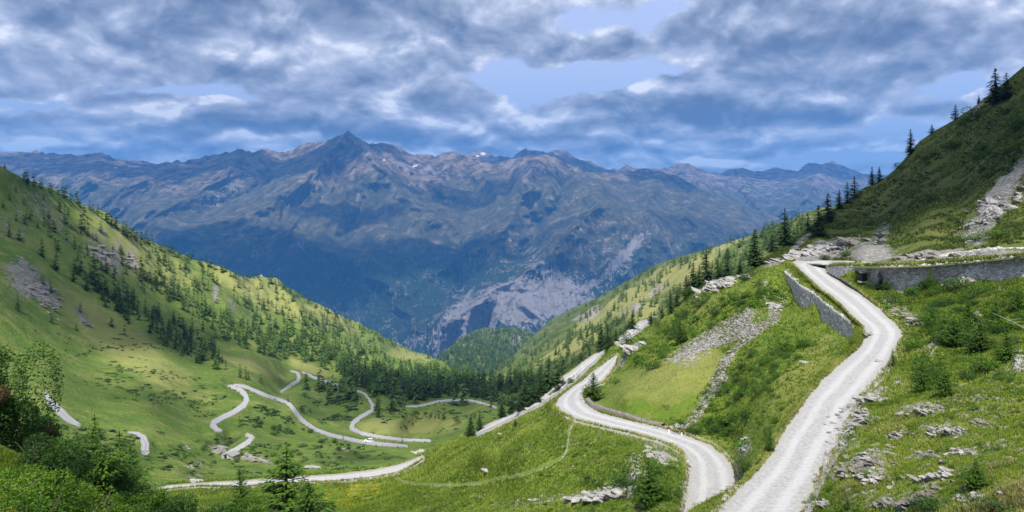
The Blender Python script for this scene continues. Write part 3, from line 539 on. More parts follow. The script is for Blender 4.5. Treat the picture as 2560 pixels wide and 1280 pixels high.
# --- forested slope opposite and the wooded knoll in the gap
M_WOOD = ground_mat('wooded_turf', 9.0, (.060, .105, .020), (.11, .16, .03), (.30, .30, .10), rockc=((.50, .46, .42), (.30, .27, .24)))
VR_, pyR, pxR, nb = column_sheet(SR, 1100, 2200, 3.5, lambda x: np.interp(x, [1100, 1300, 1500, 1700, 2200], [1010, 1040, 1010, 930, 700]), 110, tpsR, [(30, 8.), (200, 120.), (600, 600.)])
X, Yv = VR_[..., 0], VR_[..., 1]; Zv = VR_[..., 2]
VR_[..., 2] += (fbm((X - Yv * .3) / 90, Yv / 300, oct=4, seed=71, ridged=True) * 14 + fbm(X / 60, Yv / 60, oct=4, seed=72) * 7) * sstep(pyR - SR(pxR), -4, 20)
finish('slope', VR_, pyR, pxR, M_WOOD, dict(rock=blobmask(pxR, pyR, [(1480, 790, 30, 10, -35, .8), (1450, 800, 30, 8, -30, .7), (1640, 740, 30, 12, -40, .7), (1560, 800, 20, 10, -30, .6), (1590, 790, 20, 14, -30, .9)]),
       dry=blobmask(pxR, pyR, [(1640, 720, 60, 26, -35, 1.3), (1560, 770, 70, 24, -30, 1.2), (1490, 800, 60, 14, -30, 1), (1820, 620, 40, 14, -25, 1.3), (1740, 690, 60, 30, -35, 1), (1400, 890, 50, 10, -20, 1.2), (1460, 860, 60, 16, -30, .9), (1610, 800, 40, 20, -30, 1.2)]), flower=0 * pxR, shrub=.25 + 0 * pxR, gravel=0 * pxR))
VK, pyK, pxK, nb = column_sheet(SK, 980, 1450, 2.6, 1000, 70, tpsK, [(60, 30.), (400, 400.)])
X, Yv = VK[..., 0], VK[..., 1]
VK[..., 2] += (fbm(X / 130, Yv / 300, oct=5, seed=81, ridged=True) * 26) * sstep(pyK - SK(pxK), -6, 14)
finish('hill', VK, pyK, pxK, M_WOOD, dict(rock=blobmask(pxK, pyK, [(1290, 850, 14, 20, 0, .8), (1160, 870, 10, 6, 0, .5), (1130, 905, 8, 12, 0, .5)]), dry=0 * pxK, flower=0 * pxK, shrub=.5 + 0 * pxK, gravel=0 * pxK))

# --- the great massif across the main valley
SPURS = [([(868, 335, 1), (815, 390, 1), (765, 445, 1), (690, 500, 1), (600, 545, 1), (430, 600, .6)], 620, 34), ([(868, 335, .6), (935, 400, 1), (975, 470, 1), (1040, 525, 1), (1120, 560, .4)], 480, 34), ([(1130, 385, .5), (1100, 470, 1), (1080, 520, .4)], 350, 28),
    ([(1345, 392, .6), (1310, 480, 1), (1275, 560, 1), (1190, 630, 1), (1100, 680, .5)], 620, 38), ([(1545, 436, .5), (1490, 520, 1), (1420, 590, 1), (1330, 670, 1), (1230, 730, 1), (1120, 800, .8)], 600, 46), ([(1650, 430, .4), (1620, 520, 1), (1640, 600, 1), (1560, 680, .8)], 450, 36),
    ([(600, 380, .5), (560, 440, 1), (470, 500, 1), (350, 550, .8)], 450, 30), ([(250, 390, .4), (230, 450, 1), (300, 520, 1)], 380, 30), ([(640, 570, .5), (760, 600, 1), (880, 650, 1), (980, 730, 1), (1040, 830, .8)], 450, 44), ([(980, 380, .5), (1020, 430, 1), (1150, 500, .7)], 300, 22),
    ([(1760, 480, .5), (1720, 540, 1), (1760, 600, .8)], 420, 32), ([(1160, 560, .4), (1150, 640, 1), (1140, 720, .7)], -420, 26), ([(900, 480, .6), (880, 560, 1), (850, 620, .6)], -380, 30), ([(720, 390, .5), (640, 470, 1), (520, 540, .8)], -420, 30), ([(1420, 440, .5), (1390, 530, 1), (1300, 620, 1)], -400, 26)]
GSPURS = [([(2080, 406, .5), (2040, 450, 1), (1990, 520, 1), (1930, 580, 1)], 700, 30), ([(1705, 412, .5), (1740, 450, 1), (1800, 520, 1), (1850, 590, 1)], 700, 30), ([(1856, 422, .5), (1870, 470, 1), (1900, 520, .7)], 500, 22), ([(1405, 380, .5), (1440, 420, 1), (1500, 450, 1)], 500, 18), ([(1312, 374, .5), (1320, 400, 1)], 400, 14)]
def relief(V, px, py, S, amp, seed):
    X, Yv, Z = V[..., 0], V[..., 1], V[..., 2]
    wx = fbm(X / 1800, Z / 1200, oct=3, seed=seed + 7) * 700
    r = fbm((X + wx) / 1250, Z / 3200, Yv / 6000, oct=7, seed=seed, ridged=True, gain=.56)
    r += .35 * fbm((X + wx * .5 + Z * .35) / 420, Z / 900, oct=5, seed=seed + 3, ridged=True)
    r += .5 * fbm(X / 3500, Z / 1700, oct=3, seed=seed + 11)
    w = sstep(py - S(px), -2, 60) * .8 + .2
    dY = -r * amp * w
    jx = fbm(px / 60, py / 40, oct=3, seed=seed + 21) * 22; jy = fbm(px / 60, py / 40, oct=3, seed=seed + 22) * 14
    for line, a_, w_ in (SPURS if seed == 100 else GSPURS):
        d_, v_ = seg_dist(px + jx, py + jy, line); dY = dY - 1.35 * a_ * v_ * np.exp(-np.abs(d_ / w_) ** 1.15)
    k = (Yv + dY) / Yv
    V = V * k[..., None]
    V[..., 2] += fbm(X / 130, Z * 0 + 3.3, oct=4, seed=seed + 5, ridged=True) * 38 * (1 - sstep(py - S(px), 0, 14))
    return V
VF, pyF, pxF, nb = column_sheet(SF, -500, 2300, 2.5, 1010, 330, tpsF, [(100, 20.), (900, 700.), (3000, 2500.)])
VF = relief(VF, pxF, pyF, SF, 520, 100)
rF = blobmask(pxF, pyF, [(1180, 800, 110, 55, -25, .85), (1310, 755, 190, 62, -8, .85), (1400, 690, 110, 36, 20, .6), (1130, 850, 60, 50, -50, .8), (1560, 640, 90, 16, -45, .8), (1500, 700, 40, 10, -40, .7), (1480, 610, 80, 40, 30, .45), (1100, 830, 20, 40, 40, .5), (560, 480, 90, 30, -40, .5), (620, 440, 60, 20, -45, .5), (1050, 420, 120, 20, 10, .45), (1340, 420, 110, 20, 5, .5), (910, 370, 70, 20, 30, .5), (1350, 640, 150, 50, 30, .35), (750, 620, 30, 20, 0, .45), (640, 640, 20, 22, 0, .4), (1000, 650, 60, 14, 0, .35), (1550, 680, 60, 60, 0, .45),
                        (1650, 690, 60, 30, -30, .5), (100, 420, 160, 25, 20, .35), (1040, 850, 40, 20, -30, .6), (1230, 640, 60, 40, 0, .3), (1500, 560, 120, 40, 30, .35), (860, 400, 30, 60, 40, .4)])
sF = blobmask(pxF, pyF, [(1037, 415, 8, 2.5, -20, 1.3), (335, 416, 16, 2, 0, .9), (115, 396, 12, 1.6, 0, .9), (290, 420, 5, 2), (960, 400, 4, 2)])
finish('mountain', VF, pyF, pxF, M_FAR, dict(rock=rF, snow=sF))
VG, pyG, pxG, nb = column_sheet(SG, 1100, 3000, 3.0, 680, 130, tpsG, [(100, 20.), (900, 700.), (3000, 2500.)])
VG = relief(VG, pxG, pyG, SG, 480, 200)
finish('mountain', VG, pyG, pxG, M_FAR, dict(rock=blobmask(pxG, pyG, [(1850, 460, 200, 40, 10, .4)]), snow=blobmask(pxG, pyG, [(1400, 388, 16, 2, 15, .8), (1208, 385, 8, 4, 0, .9), (1195, 390, 6, 3, 0, .9), (1440, 417, 5, 2)])))

# --- ground under and behind everything, out to the horizon
plain = np.array([(-17000, -3000, -1990), (17000, -3000, -1990), (17000, 22000, -1990), (-17000, 22000, -1990)], float)
me = mesh_np('terrain', plain, [[0, 1, 2, 3]], M_FAR, False, dict(rock=np.zeros(4), snow=np.zeros(4))); link('terrain', me, kind='structure')
#ROADS
# ------------------------------------------------------------------ ray helpers on the finished ground
def bvh_of(o):
    me = o.data; v = np.empty(len(me.vertices) * 3, np.float32); me.vertices.foreach_get('co', v)
    f = np.empty(len(me.loops), np.int32); me.loops.foreach_get('vertex_index', f)
    return BVHTree.FromPolygons([Vector(p) for p in v.reshape(-1, 3)], f.reshape(-1, 4).tolist())
gobj = [o for o in COL.objects if o.type == 'MESH']
TREE = {}
for o, key in zip(gobj, ('n1', 'n2', 'u', 'b', 'r', 'k', 'f', 'g')): TREE[key] = bvh_of(o)
NEARKEYS = ('n1', 'n2', 'u', 'b', 'r', 'k')
def hit(px, py, keys=NEARKEYS):
    """where the line of sight through a photo pixel meets the ground"""
    d = Vector(((px - CX) / F, 1, -(py - CY) / F)).normalized(); best = None
    for k_ in keys:
        loc, nrm, i, dist = TREE[k_].ray_cast(Vector((0, 0, 0)), d)
        if loc is not None and (best is None or dist < best[1]): best = (loc, dist, k_, nrm)
    return best
def drop(x, y, keys, z0=400):
    best = None
    for k_ in keys:
        loc, nrm, i, dist = TREE[k_].ray_cast(Vector((x, y, z0)), Vector((0, 0, -1)))
        if loc is not None and (best is None or loc.z > best.z): best = loc
    return best

def flat_mat_early(name):
    m, T, bs = new_mat(name); tc = T.n('ShaderNodeTexCoord'); n_ = T.noise(tc.outputs['Object'], 1.2, 7, .75)
    T.put(bs.inputs['Base Color'], T.mix(T.ramp(n_, .42, .6), (.15, .16, .08), (.36, .35, .28))); return m
# ------------------------------------------------------------------ gravel roads, laid on the ground
def strip(name, L, R, na, n, keys, lift, kind=None):
    """L, R: edge points in the photograph; the strip lies just above the ground found there"""
    L = np.array(L, float); R = np.array(R, float)
    seg = np.concatenate([[0], np.cumsum(np.hypot(*(L[1:] - L[:-1]).T) + np.hypot(*(R[1:] - R[:-1]).T))])
    t = np.linspace(0, seg[-1], n)
    def sm(A):
        o = np.stack([np.interp(t, seg, A[:, i]) for i in range(2)], -1)
        w = max(1, n // (len(A) * 3)); ker = np.ones(2 * w + 1) / (2 * w + 1)
        p = np.pad(o, ((w, w), (0, 0)), mode='edge')
        p[:w] = 2 * o[0] - o[1:w + 1][::-1]; p[-w:] = 2 * o[-1] - o[-w - 1:-1][::-1]
        return np.stack([np.convolve(p[:, i], ker, 'valid') for i in range(2)], -1)
    L, R = sm(L), sm(R); V = np.zeros((n, na, 3)); UV = np.zeros((n, na, 2)); ok = np.ones((n, na), bool)
    for i in range(n):
        for j in range(na):
            f = j / (na - 1); p = L[i] * (1 - f) + R[i] * f
            jit = (vnoise(np.array([i * .35]), np.array([j * 5.0]))[0]) * (.06 if j in (0, na - 1) else 0)
            p = p + (R[i] - L[i]) * jit
            h_ = hit(p[0], p[1], keys)
            if h_ is None: ok[i, j] = False; continue
            V[i, j] = h_[0]; UV[i, j] = (f, i * .1)
    V[..., 2] += lift
    f = grid_faces(n, na); okf = ok.ravel()[f].all(1)
    dz = V.reshape(-1, 3)[f]; spread = dz[:, :, 1].max(1) - dz[:, :, 1].min(1); okf &= spread < 25 + .05 * dz[:, :, 1].mean(1)
    me = mesh_np(name, V.reshape(-1, 3), f[okf], M_ROAD, True, uv=UV.reshape(-1, 2))
    return link(name, me, kind='structure')
E = lambda R: ([(a[0], a[1]) for a in R], [(a[2], a[3]) for a in R])
strip('road', *E(R1), 13, 190, ('n1',), .05)
strip('road', *E(R1b), 9, 50, ('n1', 'u'), .06)
strip('road', *E(R2), 9, 150, ('n2',), .06)
strip('road', *E(R2b), 5, 30, ('n2',), .08)
strip('road', *E(R2c), 5, 60, ('n2',), .08)
strip('road', *E(R3), 6, 90, ('n2',), .10)
for k_, L in VR.items():
    a = np.array(L, float); tn = np.gradient(a[:, :2], axis=0); tn /= np.hypot(*tn.T)[:, None] + 1e-9
    nn = np.stack([-tn[:, 1], tn[:, 0]], -1) * a[:, 2:3] * .55
    strip('road', a[:, :2] + nn, a[:, :2] - nn, 4, len(L) * 8, ('b',), .10)
a = np.array(TRAIL); tn = np.gradient(a[:, :2], axis=0); tn /= np.hypot(*tn.T)[:, None]; nn = np.stack([-tn[:, 1], tn[:, 0]], -1) * a[:, 2:3] * .21
o = strip('path', a[:, :2] + nn, a[:, :2] - nn, 4, 90, ('n2',), .04); o.data.materials[0] = flat_mat_early('trodden_earth')

# ------------------------------------------------------------------ clouds overhead, out of view, placed to shade parts of the land
def cloud_material():
    m, T, bs = new_mat('shade_cloud_sheet'); bs.inputs['Base Color'].default_value = (.85, .87, .9, 1); bs.inputs['Roughness'].default_value = 1
    out = [n for n in T.nt.nodes if n.type == 'OUTPUT_MATERIAL'][0]
    tr = T.n('ShaderNodeBsdfTransparent'); mx = T.n('ShaderNodeMixShader')
    tc = T.n('ShaderNodeTexCoord'); nz = T.noise(tc.outputs['Object'], .004, 5, .6)
    ed = T.attr('vapour')
    a = T.ramp(T.m('ADD', ed, T.m('MULTIPLY', T.m('SUBTRACT', nz, .5), 1.0)), .25, .65)
    a = T.m('MULTIPLY', a, T.attr('cap'))
    T.put(mx.inputs[0], a); T.nt.links.new(tr.outputs[0], mx.inputs[1]); T.nt.links.new(bs.outputs[0], mx.inputs[2]); T.nt.links.new(mx.outputs[0], out.inputs[0])
    return m
SHADE_CLOUDS = [  # photo px, py of the shaded ground, its distance, radii in metres (east-west, north-south), strength
    (700, 430, 12800, 1700, 900, 1.0), (520, 660, 10000, 2600, 900, 1.0), (1000, 640, 10200, 1700, 600, .95), (250, 415, 12800, 1900, 450, .95), (880, 560, 11000, 1000, 400, .95), (850, 345, 13900, 1300, 500, 1.0), (560, 385, 13500, 1500, 500, 1.0),
    (1420, 560, 10500, 700, 400, .5), (1230, 480, 12300, 1500, 500, .75), (1700, 450, 14000, 2200, 900, .95), (1450, 410, 16500, 2600, 900, 1.0), (120, 400, 12900, 1600, 450, .9), (430, 425, 12900, 1200, 420, .95), (640, 400, 13300, 900, 400, .95), (1200, 640, 10000, 800, 400, .7), (2000, 430, 17500, 3000, 900, .9), (1750, 560, 11000, 900, 500, .5), (1480, 660, 9800, 500, 500, .55),
    (2240, 440, 300, 170, 140, .86), (2450, 370, 215, 75, 62, .92), (2170, 560, 215, 50, 36, .7),
    (30, 480, 520, 120, 130, .7), (50, 640, 520, 80, 90, .5), (0, 700, 460, 50, 60, .55), (960, 975, 640, 130, 60, .8), (1180, 985, 600, 120, 60, .85), (760, 930, 640, 110, 60, .4), (1080, 1060, 470, 130, 60, .45), (820, 1010, 500, 110, 60, .25),
    (1380, 950, 620, 90, 90, .7), (180, 960, 300, 40, 40, .35), (900, 1110, 330, 110, 40, .2), (430, 820, 560, 30, 90, .3)]
def build_clouds():
    Vs, Fs, De, Ca = [], [], [], []; off = 0; rng = np.random.default_rng(5)
    for (px, py, Y, rx, ry, st) in SHADE_CLOUDS:
        H = max(3700.0, Y * .42); g_ = hit(px, py, ('f', 'g') if Y > 5000 else NEARKEYS); p = np.array(g_[0]) if g_ else P3(px, py, Y); t = (H - p[2]) / SUN.z; c = p + np.array(SUN) * t
        n = 26; g = np.linspace(-1.5, 1.5, n); gx, gy = np.meshgrid(g, g)
        r = np.hypot(gx, gy)
        lump = fbm(gx * 2 + px, gy * 2 + py, oct=4, seed=7)
        dens = np.clip(1.25 - r * .95 + lump * .35, 0, 1)
        for sgn in (1,):
            z = 60 * dens * min(1, rx / 300) + 8 * lump
            V = np.stack([c[0] + gx * rx, c[1] + gy * ry * 1.0, c[2] + z + rng.uniform(-40, 40)], -1)
            Vs.append(V.reshape(-1, 3)); Fs.append(grid_faces(n, n) + off); off += n * n; De.append(dens.ravel()); Ca.append(np.full(n * n, st))
    me = mesh_np('shade_clouds', np.concatenate(Vs), np.concatenate(Fs), cloud_material(), True, dict(vapour=np.concatenate(De), cap=np.concatenate(Ca)))
    link('shade_clouds', me, kind='stuff')
build_clouds()

# ------------------------------------------------------------------ the air of the valley
def build_haze():
    import bmesh
    bm = bmesh.new(); bmesh.ops.create_cube(bm, size=1)
    x0, x1, y0, y1, z0, z1 = -17500, 17500, -3500, 22500, -1995, 1760
    for v in bm.verts: v.co = ((v.co.x + .5) * (x1 - x0) + x0, (v.co.y + .5) * (y1 - y0) + y0, (v.co.z + .5) * (z1 - z0) + z0)
    me = bpy.data.meshes.new('haze'); bm.to_mesh(me); bm.free()
    m = bpy.data.materials.new('valley_air'); m.use_nodes = True; T = NT(m.node_tree)
    out = T.n('ShaderNodeOutputMaterial'); v = T.n('ShaderNodeVolumePrincipled')
    v.inputs['Color'].default_value = (.10, .39, 1.0, 1); v.inputs['Density'].default_value = HAZE; v.inputs['Anisotropy'].default_value = 0.0
    T.nt.links.new(v.outputs[0], out.inputs['Volume']); me.materials.append(m)
    link('haze', me, kind='stuff')
HAZE = 5.1e-5
build_haze()
#OBJECTS
# ------------------------------------------------------------------ helpers for things
def thing(name, label, cat, loc, rz=0, sc=1, group=None):
    o = bpy.data.objects.new(name, None); COL.objects.link(o); o.location = loc; o.rotation_euler = (0, 0, rz)
    o.scale = (sc,) * 3 if not hasattr(sc, '__len__') else sc
    o['label'] = label; o['category'] = cat; o.empty_display_size = .3
    if group: o['group'] = group
    return o
def tag(o, label, cat, group=None):
    o['label'] = label; o['category'] = cat
    if group: o['group'] = group
    return o
def foliage_mat(name, dark, mid, light, trans=.25):
    m, T, bs = new_mat(name); tone = T.attr('tone')
    tc = T.n('ShaderNodeTexCoord'); nz = T.noise(tc.outputs['Object'], 1.3, 4, .6)
    oi = T.n('ShaderNodeObjectInfo'); rnd = oi.outputs['Random']
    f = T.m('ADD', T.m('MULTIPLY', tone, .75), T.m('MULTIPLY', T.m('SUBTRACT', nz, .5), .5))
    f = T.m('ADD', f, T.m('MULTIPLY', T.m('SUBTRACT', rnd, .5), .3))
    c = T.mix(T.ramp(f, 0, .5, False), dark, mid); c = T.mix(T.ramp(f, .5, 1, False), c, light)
    T.put(bs.inputs['Base Color'], c); bs.inputs['Roughness'].default_value = .7
    if trans:
        out = [n for n in T.nt.nodes if n.type == 'OUTPUT_MATERIAL'][0]
        tl = T.n('ShaderNodeBsdfTranslucent'); T.put(tl.inputs[0], T.mix(.4, c, (.16, .26, .02))); mx = T.n('ShaderNodeMixShader'); mx.inputs[0].default_value = trans
        T.nt.links.new(bs.outputs[0], mx.inputs[1]); T.nt.links.new(tl.outputs[0], mx.inputs[2]); T.nt.links.new(mx.outputs[0], out.inputs[0])
    return m
M_NEEDLE = foliage_mat('spruce_needles', (.008, .022, .006), (.026, .058, .014), (.060, .105, .022), .12)
M_LARCH = foliage_mat('larch_needles', (.016, .046, .006), (.055, .120, .012), (.130, .230, .025), .3)
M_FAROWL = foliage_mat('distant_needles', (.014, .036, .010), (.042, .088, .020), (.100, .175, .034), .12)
M_LEAF = foliage_mat('alder_leaves', (.016, .045, .010), (.060, .140, .020), (.150, .270, .042), .3)
M_HERB = foliage_mat('meadow_herbs', (.030, .080, .006), (.090, .190, .015), (.220, .340, .040), .35)
M_RED = foliage_mat('rusty_leaves', (.060, .035, .015), (.150, .080, .040), (.260, .150, .080), .25)
M_GRASS = foliage_mat('grass_blades', (.075, .130, .012), (.190, .265, .028), (.420, .440, .110), .35)
def flat_mat(name, col, rough=.8, spec=.2, grain=None, scale=6):
    m, T, bs = new_mat(name); bs.inputs['Roughness'].default_value = rough; bs.inputs['Specular IOR Level'].default_value = spec
    if grain:
        tc = T.n('ShaderNodeTexCoord'); n_ = T.noise(tc.outputs['Object'], scale, 6, .7); T.put(bs.inputs['Base Color'], T.mix(T.ramp(n_, .35, .65), col, grain)); bump(T, bs, n_, .02, .5)
    else: bs.inputs['Base Color'].default_value = (*col, 1)
    return m
M_BARK = flat_mat('bark', (.075, .055, .040), .9, .1, (.16, .14, .12))
M_PALEBARK = flat_mat('bleached_branch', (.33, .33, .27), .9, .1, (.20, .19, .15))
def stone_mat(name, a, b, cs, cell=1.0):
    m, T, bs = new_mat(name); tc = T.n('ShaderNodeTexCoord'); P = tc.outputs['Object']; Ps = T.vm('MULTIPLY', P, (1, 1, 2.3))
    n1 = T.noise(Ps, 1.4 * cs, 8, .75, .6); n2 = T.noise(Ps, 9 * cs, 5, .7)
    c = T.mix(T.ramp(n1, .32, .64), a, b); c = T.mix(T.m('MULTIPLY', T.ramp(n2, .45, .7), .6), c, tuple(x * .35 for x in a))
    c = T.mix(T.m('MULTIPLY', T.ramp(T.noise(P, .8 * cs, 4, .6), .56, .7), .6), c, (.26, .20, .14))
    T.put(bs.inputs['Base Color'], c); bump(T, bs, T.m('ADD', n1, T.m('MULTIPLY', n2, .4)), .35 / cs, .9)
    return m
M_ROCK = stone_mat('pale_schist', (.62, .60, .57), (.30, .29, .28), 1.0)
M_ROCKD = stone_mat('weathered_schist', (.40, .37, .33), (.21, .195, .18), 1.0)
def wall_mat():
    m, T, bs = new_mat('dry_stone'); tc = T.n('ShaderNodeTexCoord'); P = tc.outputs['Object']
    Ps = T.vm('MULTIPLY', P, (1, 1, 1.9)); d = T.noise(P, 2, 3, .5); 
    e = T.voro(Ps, 1.9, 'DISTANCE_TO_EDGE'); cc = T.n('ShaderNodeTexVoronoi'); T.put(cc.inputs['Vector'], Ps); cc.inputs['Scale'].default_value = 1.9
    r_, g_, b_ = T.sep(cc.outputs['Color'])
    c = T.mix(r_, (.74, .71, .66), (.40, .38, .35)); c = T.mix(T.ramp(g_, .72, .95), c, (.62, .60, .56)); c = T.mix(T.m('MULTIPLY', T.ramp(b_, .6, .9), .5), c, (.24, .18, .13))
    c = T.mix(T.ramp(T.noise(P, .35, 4, .6), .50, .72), c, T.mix(r_, (.60, .58, .54), (.42, .405, .38)))
    c = T.mix(T.ramp(e, .06, .0), c, (.06, .057, .05)); T.put(bs.inputs['Base Color'], c)
    bump(T, bs, T.m('ADD', T.ramp(e, 0, .16), T.m('MULTIPLY', T.noise(P, 9, 4, .7), .5)), .10, .6)
    return m
M_WALL = wall_mat()
R_ = random.Random(11); NG = np.random.default_rng(21)

# ------------------------------------------------------------------ meshes of the plants and stones
def tube(path, rad, seg=6):
    path = np.asarray(path, float); n = len(path); V = []; rad = np.broadcast_to(rad, n)
    for i in range(n):
        t = path[min(i + 1, n - 1)] - path[max(i - 1, 0)]; t /= np.linalg.norm(t) + 1e-9
        a = np.cross(t, (0, 0, 1) if abs(t[2]) < .9 else (1, 0, 0)); a /= np.linalg.norm(a); b = np.cross(t, a)
        th = np.linspace(0, 2 * np.pi, seg, endpoint=False)
        V.append(path[i] + rad[i] * (np.cos(th)[:, None] * a + np.sin(th)[:, None] * b))
    V = np.concatenate(V); f = []
    for i in range(n - 1):
        for j in range(seg):
            k_ = (j + 1) % seg; f += [(i * seg + j, i * seg + k_, (i + 1) * seg + k_, (i + 1) * seg + j)]
    return V, np.array(f)
def join_parts(lst):
    Vs, Fs, o = [], [], 0
    for V, f in lst: Vs.append(V); Fs.append(np.asarray(f) + o); o += len(V)
    return np.concatenate(Vs), np.concatenate(Fs)
def conifer_np(rng, h=1.0, r=.2, levels=22, per=9, clus=5, z0=.08, droop=.35, airy=0.0, size=.05, lean=0.0):
    """needle sprays as small triangles along drooping branches; returns verts, tris, tone"""
    V, T_ = [], []
    for i in range(levels):
        f = (i + rng.uniform(-.3, .3)) / levels; f = min(max(f, 0), .985); z = (z0 + (1 - z0) * f) * h
        R0 = r * h * (1 - f) ** .85 * rng.uniform(.72, 1.12) * (.55 + .45 * min(1, f / .12)) + .012 * h
        nb = max(3, int(per * (1 - f * .55)))
        for b in range(nb):
            if rng.random() < airy: continue
            a = rng.uniform(0, 2 * np.pi); Rb = R0 * rng.uniform(.6, 1.15); tb = rng.uniform(0, 1)
            ca, sa = math.cos(a), math.sin(a); m = max(1, int(clus * (Rb / (r * h)) + .7))
            for q in range(m):
                u = (q + rng.uniform(.4, 1)) / m; d = Rb * u
                c = np.array([ca * d, sa * d, z + Rb * (.28 * u - droop * u * u) + rng.normal(0, .006) * h]); s = size * h * rng.uniform(.7, 1.3) * (1 - .35 * f)
                o = np.array([ca, sa, -.35]); side = np.array([-sa, ca, 0]) * s * rng.uniform(.5, .9); up = np.array([0, 0, 1]) * s * rng.uniform(-.4, .5)
                V += [c - o * s * .7 + side * .8, c - o * s * .4 - side * .8 + up, c + o * s * 1.2 + rng.normal(0, .15, 3) * s]
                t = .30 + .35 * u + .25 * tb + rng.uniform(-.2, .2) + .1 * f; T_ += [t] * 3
    # leader
    for q in range(3):
        a = q * 2.1; V += [(math.cos(a) * .008 * h, math.sin(a) * .008 * h, .93 * h), (math.cos(a + 1.6) * .012 * h, math.sin(a + 1.6) * .012 * h, .95 * h), (0, 0, 1.03 * h)]; T_ += [.4] * 3
    V = np.array(V); V[:, 0] += lean * V[:, 2] ** 2 / h
    return V, np.arange(len(V)).reshape(-1, 3), np.clip(np.array(T_), 0, 1)
def leafy_np(rng, n, rx, ry, rz, leaf, lumps=7, base=.0):
    """leaf-sized faces through the volume of an uneven crown"""
    cs = rng.normal(0, .42, (lumps, 3)); cs[:, 2] = np.abs(cs[:, 2]) * .9 + .25; cr = rng.uniform(.32, .62, lumps)
    k_ = rng.integers(0, lumps, n); d = rng.normal(0, 1, (n, 3)); d /= np.linalg.norm(d, axis=1)[:, None]
    p = cs[k_] + d * (cr[k_] * rng.uniform(.55, 1.08, n) ** .5)[:, None]; p[:, 2] = np.abs(p[:, 2])
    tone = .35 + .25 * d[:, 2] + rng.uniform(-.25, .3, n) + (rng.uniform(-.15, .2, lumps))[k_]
    p *= (rx, ry, rz); a = rng.normal(0, 1, (n, 3)); a[:, 2] *= .5; a /= np.linalg.norm(a, axis=1)[:, None]
    b = np.cross(a, rng.normal(0, 1, (n, 3))); b /= np.linalg.norm(b, axis=1)[:, None]; s = leaf * rng.uniform(.6, 1.4, n)[:, None]
    V = np.stack([p - a * s, p + b * s * .55, p + a * s, p - b * s * .55], 1).reshape(-1, 3)
    return V, np.arange(4 * n).reshape(-1, 4), np.repeat(np.clip(tone, 0, 1), 4)
import bmesh
def rock_np(rng, sub=2, sx=1, sy=1, sz=.6, ang=.35, flat=True):
    bm = bmesh.new(); bmesh.ops.create_icosphere(bm, subdivisions=sub, radius=1)
    V = np.array([v.co[:] for v in bm.verts]); Fc = np.array([[v.index for v in f.verts] for f in bm.faces]); bm.free()
    for _ in range(7):       # cleave with planes
        n_ = rng.normal(0, 1, 3); n_ /= np.linalg.norm(n_); d = rng.uniform(.45, .8); ex = V @ n_ - d; V -= np.outer(np.clip(ex, 0, None) * .92, n_)
    V += (fbm(V[:, 0] * 2 + rng.uniform(0, 99), V[:, 1] * 2, V[:, 2] * 3.5 + .1, oct=3, seed=int(rng.integers(99))) * ang * .35)[:, None] * V
    return V * (sx, sy, sz), Fc

CON = []     # near conifers (crown, trunk) in several habits, unit height
for i in range(5):
    rg = np.random.default_rng(100 + i)
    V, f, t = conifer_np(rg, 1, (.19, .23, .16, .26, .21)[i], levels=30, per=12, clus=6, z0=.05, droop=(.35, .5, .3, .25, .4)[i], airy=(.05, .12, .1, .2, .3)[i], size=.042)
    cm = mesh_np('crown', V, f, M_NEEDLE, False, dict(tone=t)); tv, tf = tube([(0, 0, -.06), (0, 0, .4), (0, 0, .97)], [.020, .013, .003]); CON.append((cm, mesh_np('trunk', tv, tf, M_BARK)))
MID = []
for i in range(6):
    rg = np.random.default_rng(200 + i)
    V, f, t = conifer_np(rg, 1, (.17, .20, .14, .22, .18, .16)[i], levels=17, per=8, clus=3, z0=.03, airy=.08, size=.07)
    cm = mesh_np('crown', V, f, M_FAROWL, False, dict(tone=t)); tv, tf = tube([(0, 0, -.08), (0, 0, .5)], [.022, .012], 4); MID.append((cm, mesh_np('trunk', tv, tf, M_BARK)))
LAR = []
for i in range(3):
    rg = np.random.default_rng(300 + i)
    V, f, t = conifer_np(rg, 1, (.33, .38, .30)[i], levels=26, per=24, clus=15, z0=.0, droop=-.36, airy=.08, size=.026)
    cm = mesh_np('crown', V, f, M_LARCH, False, dict(tone=t)); tv, tf = tube([(0, 0, -.06), (0, 0, .4), (0, 0, .98)], [.016, .011, .003]); LAR.append((cm, mesh_np('trunk', tv, tf, M_BARK)))
def plant_tree(kind, name, label, cat, loc, h, group=None, i=None, wide=1.0, tilt=0.0):
    cm, tm = kind[R_.randrange(len(kind)) if i is None else i]
    o = thing(name, label, cat, loc, R_.uniform(0, 6.28), (h * wide, h * wide, h), group)
    o.rotation_euler[0] = tilt
    c = link('crown', cm, o); link('trunk', tm, o)
    return o
def base_hit(px, py, keys=NEARKEYS): return hit(px, py, keys)
def px_h(Y, npx): return npx * Y / F

